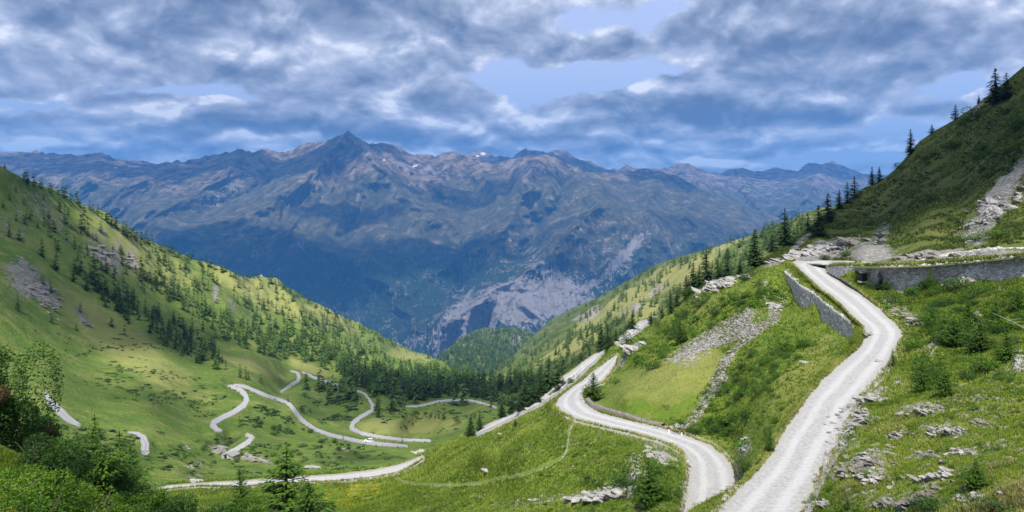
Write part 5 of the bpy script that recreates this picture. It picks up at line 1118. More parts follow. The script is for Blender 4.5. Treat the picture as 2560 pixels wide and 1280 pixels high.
single = [(2281, 798, 24, 'white flat boulder lying below the wall, largest of the right slope', 1.5), (2262, 793, 10, 'small round white boulder left of the largest flat one', 1), (2392, 748, 12, 'white boulder in the shrubs right of the wall foot', 1.2), (2375, 778, 14, 'pale boulder under the shrubs of the wall foot', 1.2),
 (2520, 1229, 14, 'bright white squared stone in the lower right corner', 1.6), (2258, 1034, 22, 'long white boulder on the grass above the road verge', 1.7), (2210, 1001, 30, 'elongated pale boulder on the turf near the upper road', 1.9), (2410, 963, 24, 'pale boulder at the foot of the larch bushes', 1.6), (2260, 1014, 8, 'small pale stone above the long white boulder', 1),
 (1252, 1086, 14, 'white boulder high on the grassy spur slope', 1.4), (1220, 1178, 20, 'long pale slab boulder in the middle of the spur meadow', 2.0), (1460, 1140, 10, 'white boulder beside the footpath bend', 1.2), (1440, 1172, 10, 'white boulder below the footpath bend', 1.2), (1646, 995, 8, 'small white boulder in the upper meadow', 1), (1750, 995, 10, 'grey boulder at the edge of the shrub slope', 1),
 (2015, 908, 26, 'slanting pale boulder on the bank of the upper road', 1.9), (2500, 1022, 16, 'white stone by the right border of the rocky slope', 1.3), (2450, 905, 16, 'pale stones under the big herb clump', 1.3), (2200, 905, 20, 'bright boulder between tiny larch and bush', 1.5), (2535, 960, 16, 'round white boulder at the right border', 1.2), (2090, 1090, 14, 'grey block fallen on the verge of the upper road', 1.2)]
for (px, py, w, lab, lg) in single: boulder(px, py, w, lab, None, flat=.8, long=lg, rz=R_.uniform(-.4, .6))
zones = [([(2080, 1000), (2560, 940), (2560, 1280), (2020, 1280)], 90, 4, 15, 'one of the pale stones strewn over the rocky turf right of the upper road', 'stones of the right slope', ('n1',)),
         ([(2180, 780), (2400, 740), (2420, 860), (2260, 840)], 22, 5, 14, 'one of the grey stones on the slope between wall and road bend', 'stones below the long wall', ('n1',)),
         ([(1180, 1120), (1500, 1080), (1690, 1180), (1600, 1270), (1000, 1270)], 60, 2.5, 7, 'one of the small white stones dotted over the bottom meadow', 'stones of the bottom meadow', ('n2',)),
         ([(380, 1222), (560, 1222), (560, 1275), (400, 1275)], 18, 4, 12, 'one of the flat stones in the turf below the nearer valley road', 'stones below the valley road', ('n2',)),
         ([(2440, 480), (2560, 420), (2560, 520), (2430, 590), (2380, 600)], 40, 4, 11, 'one of the blocks of the pale scree on the upper right slope', 'blocks of the upper scree', ('u',))]
for poly, n_, a, b, lab, grp, keys in zones:
    for (x, y) in rand_in(poly, n_):
        if float(poly_dist(np.array([x]), np.array([y]), poly1)[0]) < 14 and keys == ('n1',): continue
        boulder(x, y, R_.uniform(a, b), lab, grp, keys, dark=R_.random() < .25, flat=.75, long=R_.uniform(1, 1.7))
ROCK1 = [rock_np(np.random.default_rng(700 + i), 1, 1, R_.uniform(.5, .9), R_.uniform(.3, .6), .4) for i in range(8)]
def rubble(name, polys, mat, kind='stuff'):
    parts = []
    for poly, n_, a, b, keys in polys:
        for (x, y) in rand_in(poly, n_):
            if keys == ('n1',) and float(poly_dist(np.array([x]), np.array([y]), poly1)[0]) < (1 if name != 'gravel' else -14): continue
            if name == 'gravel' and keys == ('n1',) and R_.random() < float(np.clip(-poly_dist(np.array([x]), np.array([y]), poly1)[0] / 12, 0, 1)): continue
            h_ = hit(x, y, keys)
            if h_ is None: continue
            L = h_[0]; s_ = R_.uniform(a, b) * L.y / F / 2 * R_.choice((.6, .8, 1, 1.3)); V, f = ROCK1[R_.randrange(8)]; an_ = R_.gauss(.5, .5)
            M = Matrix.Rotation(an_, 3, 'Z') @ Matrix.Rotation(R_.gauss(.3, .3), 3, 'Y'); V = (V * (s_ * R_.uniform(1, 1.6), s_, s_)) @ np.array(M).T + (L.x, L.y, L.z + s_ * .1); parts.append((V, f))
    V, f = join_parts(parts); return link(name, mesh_np(name, V, f, mat, False), kind=kind)
rubble('scree', [([(1660, 903), (1700, 870), (1760, 830), (1870, 770), (1890, 790), (1870, 815), (1900, 800), (1912, 812), (1850, 850), (1740, 885)], 2400, 3.5, 8, ('n2',)),
                 ([(1930, 780), (1960, 770), (1950, 800), (1880, 850), (1840, 880), (1810, 940), (1790, 990), (1765, 1020), (1740, 1060), (1700, 1072), (1735, 1030), (1775, 960), (1800, 900), (1840, 860), (1890, 820)], 900, 4, 9, ('n2',)),
                 ([(1905, 700), (1925, 700), (1918, 760), (1905, 830), (1895, 830), (1900, 760)], 120, 3, 6, ('n2',)),
                 ([(1580, 1130), (1610, 1140), (1590, 1190), (1560, 1225), (1500, 1240), (1400, 1252), (1400, 1240), (1490, 1225), (1560, 1185)], 420, 4, 8, ('n2',)),
                 ([(2030, 1180), (2060, 1180), (2040, 1290), (1990, 1290)], 260, 3, 8, ('n1',)), ([(2190, 900), (2250, 860), (2260, 800), (2280, 830), (2250, 900), (2210, 930)], 160, 3, 7, ('n1',))], M_ROCK)
rubble('scree', [([(1660, 903), (1700, 870), (1760, 830), (1870, 770), (1890, 790), (1870, 815), (1900, 800), (1912, 812), (1850, 850), (1740, 885)], 1500, 3.5, 8, ('n2',)), ([(1930, 780), (1960, 770), (1950, 800), (1880, 850), (1840, 880), (1810, 940), (1790, 990), (1765, 1020), (1740, 1060), (1700, 1072), (1735, 1030), (1775, 960), (1800, 900), (1840, 860), (1890, 820)], 500, 4, 9, ('n2',)),
    ([(2080, 1000), (2560, 900), (2560, 1290), (2020, 1290)], 1200, 2, 7, ('n1',))], M_ROCKD)
rubble('gravel', [(None, 0, 0, 0, ())] if False else [([(1690, 1290), (1767, 1275), (1844, 1200), (1925, 1130), (1990, 1035), (2060, 940), (2140, 872), (2120, 868), (2040, 935), (1965, 1030), (1905, 1120), (1840, 1195), (1740, 1262)], 1700, 1.5, 5, ('n1',)), ([(2000, 1285), (2040, 1200), (2085, 1128), (2125, 1045), (2160, 982), (2205, 938), (2250, 862), (2262, 830), (2280, 840), (2262, 885), (2222, 945), (2178, 990), (2140, 1055), (2105, 1130), (2068, 1205), (2035, 1285)], 2200, 1.5, 6, ('n1',)),
    ([(1385, 1030), (1500, 1068), (1640, 1102), (1725, 1150), (1715, 1265), (1700, 1265), (1708, 1160), (1630, 1110), (1500, 1076), (1380, 1036)], 700, 1.5, 4, ('n2',))], M_ROCK)
rubble('rubble', [([(2080, 1000), (2560, 900), (2560, 1290), (2020, 1290)], 3200, 1.5, 6, ('n1',)), ([(2180, 760), (2560, 720), (2560, 900), (2260, 880)], 600, 2, 5, ('n1',)), ([(1000, 1270), (1180, 1110), (1420, 1060), (1690, 1140), (1700, 1280)], 900, 1.2, 3.4, ('n2',)),
                  ([(2430, 600), (2380, 600), (2560, 390), (2560, 500)], 900, 2, 6, ('u',)), ([(2240, 650), (2560, 615), (2560, 628), (2250, 658)], 500, 2, 5, ('u',)), ([(1960, 650), (1990, 640), (2130, 600), (2140, 648)], 500, 2, 6, ('u',)), ([(380, 1222), (760, 1215), (600, 1290), (400, 1290)], 220, 1.5, 4, ('n2',)),
                  ([(1640, 1110), (1740, 1150), (1740, 1290), (1600, 1290)], 260, 2, 5, ('n2',))], M_ROCK)

# ------------------------------------------------------------------ grass and herbs on the near slopes
def verge_pts(R, side, n_, lo, hi):
    o_ = []
    for _ in range(n_):
        t_ = R_.uniform(0, len(R) - 1.001); i = int(t_); f = t_ - i; a, b = R[i], R[i + 1]; q = [(a[j] * (1 - f) + b[j] * f) for j in range(4)]
        L_, Rr = np.array(q[:2]), np.array(q[2:]); d = (L_ - Rr) if side < 0 else (Rr - L_); w = np.hypot(*d); d /= w + 1e-9; e = (L_ if side < 0 else Rr) + d * R_.uniform(lo, hi) * w
        o_.append((e[0], e[1]))
    return o_
def tufts(name, pts, mat, hgt, blades=5, spread=.5, tone=0.0):
    """pts: array of ground points; each a little fan of blades"""
    pts = np.asarray(pts, float); n = len(pts); rg = np.random.default_rng(len(pts)); Vs, Ts = [], []
    hh = hgt * rg.uniform(.5, 1.3, n) if np.isscalar(hgt) else hgt
    for b in range(blades):
        a = rg.uniform(0, 6.28, n); d = np.stack([np.cos(a), np.sin(a), 0 * a], -1); s_ = np.stack([-d[:, 1], d[:, 0], 0 * a], -1)
        base = pts + d * (hh * spread * rg.uniform(0, .8, n))[:, None]; w = (hh * rg.uniform(.10, .22, n))[:, None]
        tip = base + d * (hh * rg.uniform(.1, .7, n))[:, None]; tip[:, 2] += hh * rg.uniform(.6, 1.1, n); base = base.copy(); base[:, 2] -= .04
        Vs.append(np.stack([base - s_ * w, base + s_ * w, tip], 1)); t = rg.uniform(0, 1, n) * .45 + .22 + tone + .38 * vnoise(pts[:, 0] / 3.1, pts[:, 1] / 3.1, seed=12) + .30 * vnoise(pts[:, 0] / 11, pts[:, 1] / 11, seed=13); Ts.append(np.stack([t - .1, t - .1, t + .15], 1))
    V = np.concatenate(Vs).reshape(-1, 3); t = np.clip(np.concatenate(Ts).ravel(), 0, 1)
    return link(name, mesh_np(name, V, np.arange(len(V)).reshape(-1, 3), mat, False, dict(tone=t)), kind='stuff')
def grid_pts(V, ok, n_, seed):
    rg = np.random.default_rng(seed); idx = np.argwhere(ok); k_ = idx[rg.integers(0, len(idx), n_)]
    k_ = np.minimum(k_, np.array(V.shape[:2]) - 2); u, v = rg.random(n_)[:, None], rg.random(n_)[:, None]
    a = V[k_[:, 0], k_[:, 1]]; b = V[k_[:, 0] + 1, k_[:, 1]]; c = V[k_[:, 0], k_[:, 1] + 1]; d = V[k_[:, 0] + 1, k_[:, 1] + 1]
    return (a * (1 - u) + b * u) * (1 - v) + (c * (1 - u) + d * u) * v, k_
vis1 = (px1 < 2640) & (py1 < 1330); ok1 = vis1 & (e1t > .5) & (A1['rock'] < .42 + .4 * NG.random(px1.shape))
g1, k1 = grid_pts(V1, ok1, 60000, 1); hg = np.clip(g1[:, 1] * .0035, .07, .40) * np.random.default_rng(2).uniform(.5, 1.4, len(g1)); tufts('grass', g1, M_GRASS, hg)
vis2 = (px2 < RIM(py2) - 2) & (py2 < 1310) & (px2 > -30); ok2 = vis2 & (e2t > .5) & (A2['rock'] < .42 + .3 * NG.random(px2.shape)) & (dt > 5)
fl_ = A2['flower'] > .35
g2, k2_ = grid_pts(V2, ok2 & ~fl_, 60000, 3); hg = np.clip(g2[:, 1] * .0030, .10, .42) * np.random.default_rng(4).uniform(.5, 1.4, len(g2)); pg, yg = CX + F * g2[:, 0] / g2[:, 1], CY - F * g2[:, 2] / g2[:, 1]; hg *= 1 - .62 * in_poly(pg, yg, [(1480, 1020), (1500, 985), (1560, 930), (1640, 905), (1790, 870), (1820, 890), (1760, 970), (1700, 1045), (1600, 1050)]); tufts('grass', g2, M_GRASS, hg)
M_FLOWER = foliage_mat('yellow_blossom', (.20, .22, .01), (.52, .42, .01), (.75, .62, .02), .2)
g3, _ = grid_pts(V2, ok2 & fl_, 9000, 5); g3 = g3[np.where(vnoise(g3[:, 0] / .9, g3[:, 1] / 1.3, seed=8) > -.2)[0]]; n3_ = len(g3) // 3; tufts('flowers', g3[:n3_], M_FLOWER, .30, 4); tufts('grass', g3[n3_:], M_GRASS, .38, 5)
def ground_pts(lst, keys):
    o_ = []
    for (x, y) in lst:
        h_ = hit(x, y, keys)
        if h_: o_.append(h_[0][:])
    return o_
M_VERGE = foliage_mat('verge_grass', (.10, .13, .02), (.24, .27, .05), (.46, .45, .16), .25)
vp = ground_pts(verge_pts(R1[1:], -1, 2600, .01, .15), ('n1',)) + ground_pts(verge_pts(R1[1:], 1, 900, -.02, .10), ('n1',)) + ground_pts(verge_pts(R2, -1, 800, .0, .14), ('n2',)) + ground_pts(verge_pts(R2, 1, 800, .0, .12), ('n2',)) + ground_pts(verge_pts(R3, 1, 500, .0, .6), ('n2',))
vp = np.array(vp); tufts('verge_grass', vp, M_VERGE, np.clip(vp[:, 1] * .0040, .12, .5), 5)
wt = [(Tt_ + nn_ * R_.uniform(-.8, 0.05)) + (0, 0, .03) for Tt_, nn_ in zip(W2t[NG.integers(12, 200, 900)], W2n[NG.integers(12, 200, 900)])]
tufts('verge_grass', np.array(wt) + NG.normal(0, .12, (900, 3)) * (1, 1, .2), M_VERGE, .55, 6, tone=.05)

# ------------------------------------------------------------------ shrubs
BUSH = []
for i in range(6):
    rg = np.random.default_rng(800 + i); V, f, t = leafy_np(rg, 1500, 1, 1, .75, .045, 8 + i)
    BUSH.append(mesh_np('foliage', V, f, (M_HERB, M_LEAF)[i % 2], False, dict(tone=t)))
STEM = []
for i in range(2):
    rg = np.random.default_rng(820 + i); pr = []
    for q in range(7):
        a = rg.uniform(0, 6.28); e = np.array([math.cos(a) * rg.uniform(.3, .7), math.sin(a) * rg.uniform(.3, .7), rg.uniform(.4, .8)]); pr.append(tube([(0, 0, -.15), e * .5 + (0, 0, .05), e], [.022, .014, .006], 4))
    V, f = join_parts(pr); STEM.append(mesh_np('stem', V, f, M_BARK))
def shrub(px, py, w, hpx, label, group=None, i=None, keys=('n1', 'n2', 'u'), name='shrub', mat=None):
    h_ = hit(px, py, keys)
    if h_ is None: return
    L = h_[0]; s_ = w * L.y / F / 2; hh = hpx * L.y / F
    i = R_.randrange(6) if i is None else i
    o = thing(name, label, 'shrub', (L.x, L.y, L.z - .05 * hh), R_.uniform(0, 6.28), (s_, s_, hh), group)
    link('foliage', BUSH[i], o); link('stem', STEM[i % 2], o)
    return o
sh = [(2480, 830, 150, 60, 'wide bright green shrub mound at the right border', 0), (2400, 860, 130, 50, 'wide dark centred shrub in the middle of the right slope', 3), (2310, 960, 110, 70, 'bushy larch like shrub right of the tiny larch', 2), (2350, 975, 70, 60, 'dark green shrub leaning against the bushy one', 1), (2370, 830, 90, 50, 'yellow green shrub with a dark hollow below it', 0),
 (2240, 760, 70, 34, 'low shrub right of the upper road above the bend', 1), (2180, 722, 40, 22, 'dark shrub at the foot of the wall opening', 1), (2390, 730, 110, 44, 'long shrub against the foot of the long wall', 3), (2440, 748, 90, 34, 'shrub at the foot of the wall near its right end', 1), (2340, 770, 80, 30, 'leafy shrub below the young larch of the wall', 3), (2530, 745, 60, 26, 'shrub by the wall at the right border', 0),
 (2470, 930, 120, 40, 'grass green shrub on the brow of the right slope', 4), (2440, 1200, 70, 50, 'round green shrub near the lower right corner', 2), (2070, 1232, 34, 26, 'green shrub on the verge at the foot of the ledge', 4), (2036, 1250, 22, 16, 'tiny shrub on the verge near the bottom edge', 4), (2010, 1262, 18, 12, 'smallest shrub on the verge at the bottom edge', 5),
 (2330, 1275, 130, 26, 'dark low shrubs along the bottom edge on the right', 3), (2500, 1275, 140, 24, 'leafy shrub in the lower right corner', 1), (1895, 990, 44, 40, 'dark shrub high on the bank between both roads', 1), (1960, 880, 80, 36, 'bright shrub on the bank under the stone wall', 0), (2010, 870, 70, 34, 'shrub just below the end of the stone wall', 2),
 (1905, 915, 50, 26, 'shrub beside the top of the rubble stripe', 2), (1850, 1000, 44, 30, 'shrub right of the rubble stripe, halfway down', 1), (1870, 1050, 50, 34, 'shrub in the middle of the steep bank', 3), (1940, 1060, 34, 26, 'shrub under the rim of the upper road', 2), (1920, 1100, 26, 34, 'dark shrub in the narrow notch under the rim', 1), (1730, 1085, 70, 26, 'dense dark shrub mat beside the red topped posts', 1),
 (1790, 1080, 60, 22, 'shrub mat behind the bend of the lower road', 3), (1820, 1090, 40, 24, 'shrub between shrub mat and pointed boulders', 5), (1700, 800, 70, 40, 'dark green shrub on the ridge above the scree', 3), (1750, 770, 70, 40, 'shrub right of the ridge shrub above the scree', 1), (1690, 840, 44, 46, 'tall dark shrub at the left end of the scree', 1), (1790, 790, 50, 26, 'shrub at the upper end of the scree', 5),
 (1630, 925, 50, 26, 'shrub patch above the upper meadow edge', 1), (1600, 905, 40, 22, 'shrub near the rock rib above the bend', 3), (1572, 862, 44, 34, 'round shrub hiding the far bend of the lower road', 1), (1428, 958, 26, 18, 'low dark shrub between the two road legs', 3), (1870, 700, 50, 28, 'shrub on the crest above the white outcrop', 1), (1900, 740, 30, 24, 'brownish shrub on the shoulder left of the wall', 5),
 (1540, 960, 22, 14, 'small shrub on the inner bank of the lower leg', 1), (1610, 1235, 90, 90, 'tall broad shrub in the hollow below the lower road', 1), (1560, 1215, 60, 36, 'shrub left of the tall hollow shrub', 3), (1670, 1250, 60, 50, 'shrub between hollow shrub and road', 0), (1640, 1185, 50, 30, 'shrub above the tall hollow shrub', 5), (2060, 650, 40, 16, 'dark shrub among the white rocks of the hairpin', 3),
 (2120, 640, 44, 12, 'green shrub row on the edge of the topmost road', 3), (2540, 330, 90, 60, 'black green shrub mass on the upper right border', 3), (2440, 300, 60, 30, 'dark shrub on the skyline slope left of the mass', 1), (2390, 370, 70, 26, 'dark shrub streak in the shade of the right slope', 3), (2320, 400, 50, 24, 'dark shrub lower in the shade of the right slope', 1), (2500, 590, 90, 20, 'green shrub above the cutting of the topmost road', 4), (2440, 600, 80, 18, 'long shrub left of the one above the cutting', 2)]
for (px, py, w, hp, lab, i) in sh: shrub(px, py, w, hp, lab, None, i)
shrub(2128, 862, 34, 16, 'small shrub at the lower end of the tall outer wall', None, 4)
for poly, n_, a, b, keys, lab, grp in [([(1800, 900), (2080, 870), (1950, 1050), (1860, 1120), (1760, 1080), (1690, 1070), (1760, 1000)], 60, 16, 44, ('n2',), 'one of the small leafy shrubs covering the steep bank between both roads', 'shrubs of the steep bank'),
        ([(2180, 730), (2560, 720), (2560, 960), (2290, 980), (2270, 850)], 70, 20, 60, ('n1',), 'one of the green shrubs crowding the slope below the long wall', 'shrubs below the long wall'),
        ([(2090, 1000), (2560, 980), (2560, 1280), (2050, 1280)], 34, 12, 34, ('n1',), 'one of the little tufty shrubs among the rocks of the right slope', 'shrubs of the rocky slope'),
        ([(1560, 870), (1900, 700), (1960, 740), (1700, 860), (1620, 930)], 34, 14, 40, ('n2',), 'one of the low shrubs along the crest above the scree', 'shrubs along the crest'),
        ([(1480, 1120), (1700, 1150), (1700, 1280), (1450, 1280)], 26, 12, 36, ('n2',), 'one of the shrubs in the hollow under the lower road', 'shrubs of the hollow'),
        ([(2230, 440), (2540, 200), (2560, 420), (2300, 520)], 26, 16, 44, ('u',), 'one of the dark shrubs on the shaded upper right slope', 'shrubs of the shaded slope'),
        ([(1250, 960), (1400, 930), (1370, 990), (1230, 1060), (1180, 1070)], 40, 16, 34, ('n2', 'r'), 'one of the dark bushes filling the spur wood by the lower leg', 'bushes of the spur wood'),
        ([(560, 1080), (760, 1050), (1040, 1125), (900, 1160), (500, 1170), (420, 1120)], 60, 10, 26, ('b',), 'one of the dark alder shrubs in the wet hollow of the valley floor', 'alders of the valley hollow')]:
    for (x, y) in rand_in(poly, n_):
        if keys == ('n1',) and float(poly_dist(np.array([x]), np.array([y]), poly1)[0]) < 16: continue
        if keys == ('n2',) and float(poly_dist(np.array([x]), np.array([y]), polyR2)[0]) < 12: continue
        if keys == ('b',) and not off_road(x, y, 8): continue
        w = R_.uniform(a, b); shrub(x, y, w, w * R_.uniform(.35, .6), lab, grp, R_.choice((1, 3, 5, 0)) if keys != ('n1',) else None, keys)
# low alpine-rose mats: countless dark specks over the valley turf
def mats(name, polys, mat):
    Vs, Fs, Ts, o = [], [], [], 0; rg = np.random.default_rng(9); proto = [leafy_np(np.random.default_rng(830 + i), 26, 1, 1, .5, .32, 3) for i in range(4)]
    for poly, n_, a, b, keys in polys:
        for (x, y) in rand_in(poly, n_):
            if not off_road(x, y, 5): continue
            if keys == ('n1',) and float(poly_dist(np.array([x]), np.array([y]), poly1)[0]) < 8: continue
            if keys == ('n2',) and float(poly_dist(np.array([x]), np.array([y]), polyR2)[0]) < 8: continue
            if vnoise(np.array([x / 40.]), np.array([y / 14.]), seed=4)[0] < -.05: continue
            h_ = hit(x, y, keys)
            if h_ is None: continue
            L = h_[0]; s_ = R_.uniform(a, b) * L.y / F / 2; V, f, t = proto[R_.randrange(4)]; V = V * (s_ * 1.5, s_ * 1.5, s_ * .9) + (L.x, L.y, L.z - .1 * s_); Vs.append(V); Fs.append(f + o); Ts.append(t * .7); o += len(V)
    return link(name, mesh_np(name, np.concatenate(Vs), np.concatenate(Fs), mat, False, dict(tone=np.concatenate(Ts))), kind='stuff')
mats('undergrowth', [([(280, 900), (420, 930), (560, 990), (560, 1060), (420, 1020), (260, 960)], 260, 5, 12, ('b',)), ([(820, 990), (900, 990), (900, 1050), (800, 1060), (740, 1020)], 200, 8, 16, ('b',)), ([(560, 1090), (760, 1060), (1040, 1120), (900, 1180), (460, 1190), (400, 1120)], 700, 6, 16, ('b',)),
    ([(640, 1010), (730, 1040), (740, 1100), (600, 1060)], 160, 6, 14, ('b',)), ([(900, 1000), (1230, 1010), (1240, 1060), (1060, 1090), (930, 1050)], 260, 5, 11, ('b',)), ([(60, 800), (560, 960), (560, 1060), (200, 980)], 260, 4, 10, ('b',)), ([(60, 1060), (420, 1080), (420, 1180), (60, 1180)], 300, 8, 20, ('b',)),
    ([(160, 900), (500, 860), (560, 930), (300, 830)], 140, 4, 9, ('b',))], M_FAROWL)
mats('undergrowth', [([(2090, 1000), (2560, 930), (2560, 1290), (2040, 1290)], 240, 8, 24, ('n1',)), ([(2190, 740), (2560, 720), (2560, 940), (2290, 960), (2262, 880)], 160, 12, 30, ('n1',)), ([(1800, 900), (2080, 872), (1950, 1050), (1870, 1150), (1760, 1080), (1700, 1072), (1770, 1000)], 170, 10, 26, ('n2',)),
    ([(1560, 880), (1900, 700), (1960, 740), (1700, 860), (1620, 930)], 160, 10, 26, ('n2',)), ([(1000, 1280), (1180, 1110), (1420, 1060), (1690, 1140), (1700, 1280)], 260, 6, 18, ('n2',))], M_HERB)
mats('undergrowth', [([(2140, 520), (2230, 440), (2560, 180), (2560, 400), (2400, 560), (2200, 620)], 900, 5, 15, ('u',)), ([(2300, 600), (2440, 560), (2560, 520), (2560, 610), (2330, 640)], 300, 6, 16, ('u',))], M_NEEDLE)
gu, ku_ = grid_pts(VU, (pyU > SU(pxU) + 4) & (pyU < 660) & (pxU < 2600) & (pxU > 1900) & (rkU < .4), 26000, 25); gu = gu[vnoise(gu[:, 0] / 7, gu[:, 1] / 7, seed=43) > -.35]
tufts('grass', gu, foliage_mat('grass_painted_shade', (.050, .075, .012), (.110, .145, .022), (.20, .23, .05), .25), .55, 4)  # darker copy of the grass, the slope's shade put into its colour
edge_pts = []
for L_ in VR.values():
    for a_, b_ in zip(L_[:-1], L_[1:]):
        n_ = int(math.hypot(b_[0] - a_[0], b_[1] - a_[1]) / 4.2)
        for q_ in range(n_):
            f_ = R_.random(); nx, ny = -(b_[1] - a_[1]), b_[0] - a_[0]; l_ = math.hypot(nx, ny) + 1e-6; w_ = (a_[2] * (1 - f_) + b_[2] * f_) * .56 + R_.uniform(-.6, 2.2); sg = R_.choice((-1, 1)); h_ = hit(a_[0] * (1 - f_) + b_[0] * f_ + nx / l_ * w_ * sg, a_[1] * (1 - f_) + b_[1] * f_ + ny / l_ * w_ * sg, ('b',))
            if h_: edge_pts.append(h_[0][:])
edge_pts = np.array(edge_pts); tufts('verge_grass', edge_pts, M_FAROWL, np.clip(edge_pts[:, 1] * .0020, .3, 1.1) * NG.uniform(.5, 1.3, len(edge_pts)), 5, .9)
gd, kd_ = grid_pts(V1, ok1 & (py1 > 940) & (px1 > 2090), 12000, 15); gd = gd[vnoise(gd[:, 0] / 2.2, gd[:, 1] / 2.2, seed=41) > .25]; tufts('dry_grass', gd, foliage_mat('dry_stalks', (.13, .11, .05), (.27, .24, .10), (.45, .43, .20), .2), .17, 5)
#OBJECTS3
# ------------------------------------------------------------------ plants close to the camera, lower left
def big_bush(label, px, base, Y, w, hpx, n, leaf, mat, seed, red=None, cat='bush'):
    rg = np.random.default_rng(seed); g = drop(Y * (px - CX) / F, Y, ('n2',)); z = g.z if g else -Y * (base - CY) / F
    s_ = w * Y / F / 2; hh = (base - (base - hpx)) * Y / F + (-Y * (base - CY) / F - z)
    o = thing('bush', label, cat, (Y * (px - CX) / F, Y, z - .1), rg.uniform(0, 6))
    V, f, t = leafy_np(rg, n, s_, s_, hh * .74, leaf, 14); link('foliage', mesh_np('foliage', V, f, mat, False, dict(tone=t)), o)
    pr = []
    for q in range(16):
        a = rg.uniform(0, 6.28); e = np.array([math.cos(a) * s_ * rg.uniform(.2, .8), math.sin(a) * s_ * rg.uniform(.2, .8), hh * rg.uniform(.5, .95)]); k_ = e * .45 + (rg.normal(0, .1), rg.normal(0, .1), .1)
        pr.append(tube([(0, 0, -.2), k_, e], [.035, .022, .006], 5))
    V, f = join_parts(pr); link('stem', mesh_np('stem', V, f, M_BARK), o)
    if red:
        V, f, t = leafy_np(rg, red, s_ * .35, s_ * .35, hh * .16, leaf, 4); V += (s_ * .5, -s_ * .6, hh * .55); r = link('leaves', mesh_np('leaves', V, f, M_RED, False, dict(tone=t)), o); r['label'] = 'rusty red withered leaves'; r.rotation_euler[2] = -o.rotation_euler[2]
    return o
big_bush('huge dark green alder bush filling the left border', -15, 1190, 27, 190, 318, 26000, .050, M_LEAF, 901, 350)
big_bush('alder bush with rusty leaves right of the huge one', 100, 1195, 30, 110, 175, 12000, .045, M_LEAF, 902, 500)
big_bush('rounded grey green bush below the rusty leaved alder', 95, 1205, 24, 170, 120, 12000, .040, M_LEAF, 903)
big_bush('dark tangled bush at the foot of the larch saplings', 245, 1225, 34, 150, 100, 12000, .045, M_LEAF, 904)
big_bush('small blue green bush left of the larch saplings', 170, 1205, 30, 90, 80, 5000, .04, M_LEAF, 905)
big_bush('bright green bush under the larch saplings by the track', 350, 1275, 46, 120, 70, 8000, .06, M_HERB, 906)
big_bush('green bush at the bottom edge right of the saplings', 430, 1300, 62, 130, 70, 7000, .08, M_LEAF, 907)
big_bush('leafy bush on the bottom edge under the foreground larch', 640, 1320, 66, 160, 70, 8000, .08, M_HERB, 908)
big_bush('low bush on the bottom edge left of the foreground larch', 520, 1312, 66, 120, 50, 5000, .08, M_LEAF, 909)
for i, (px, base, Y, w, hp) in enumerate([(40, 1290, 18, 190, 110), (140, 1300, 19, 170, 110), (240, 1310, 23, 170, 90), (20, 1240, 20, 140, 60), (180, 1250, 24, 120, 60), (300, 1300, 30, 130, 60), (80, 1330, 15, 200, 110), (330, 1310, 33, 100, 50), (250, 1265, 27, 90, 40)]):
    o = big_bush('one of the bright leafy herb clumps covering the bottom left corner', px, base, Y, w, hp, 7000, .035, M_HERB, 920 + i, cat='herb clump'); o.name = 'herb_clump'; o['group'] = 'herb clumps of the bottom left corner'
def lar(px, base, top_, Y, wd, lab, i, tilt=0):
    g = drop(Y * (px - CX) / F, Y, ('n2', 'n1')); zt = -Y * (top_ - CY) / F; z = g.z if g else -Y * (base - CY) / F
    return plant_tree(LAR, 'larch_tree', lab, 'tree', (Y * (px - CX) / F, Y, z), (zt - z), None, i, wd, tilt)
lar(716, 1320, 1118, 72, 1.75, 'young larch rising from the bottom edge in front of the valley road', 0)
lar(606, 1305, 1175, 68, 1.2, 'thin forked young larch left of the bottom edge larch', 2, .12)
lar(770, 1305, 1205, 66, 1.5, 'short larch tucked against the right side of the bottom edge larch', 1)
lar(236, 1200, 1036, 33, 1.1, 'tallest larch sapling behind the bushes on the left', 0)
lar(298, 1200, 1080, 37, 1.2, 'middle larch sapling right of the tallest one on the left', 1)
lar(326, 1190, 1105, 40, 1.2, 'rightmost larch sapling of the trio on the left', 2)
lar(200, 1200, 1100, 30, 1.2, 'low larch sapling at the edge of the rusty leaved alder', 1)
# fallen larch on the right slope
h_ = hit(2545, 830, ('n1',))[0]
fl = thing('fallen_tree', 'bleached branches of a fallen larch at the right border', 'fallen tree', (h_.x, h_.y, h_.z + .3), 0)
pr = []; rg = np.random.default_rng(77)
p0 = np.array([1.6, -.6, -.6]); p1_ = np.array([-2.2, .8, 1.6]); pr.append(tube([p0, (p0 + p1_) / 2 + (0, 0, .15), p1_], [.07, .05, .02], 6)); V, f = join_parts(pr); link('trunk', mesh_np('trunk', V, f, M_PALEBARK), fl)
for q in range(9):
    s0 = p0 + (p1_ - p0) * (q + 1) / 11; e = s0 + (rg.uniform(-.2, 1.3), rg.uniform(-.5, .1), rg.uniform(.1, .7)); V, f = tube([s0, (s0 + e) / 2 + (0, 0, .06), e], [.03, .02, .008], 4); link('branch', mesh_np('branch', V, f, M_PALEBARK), fl)

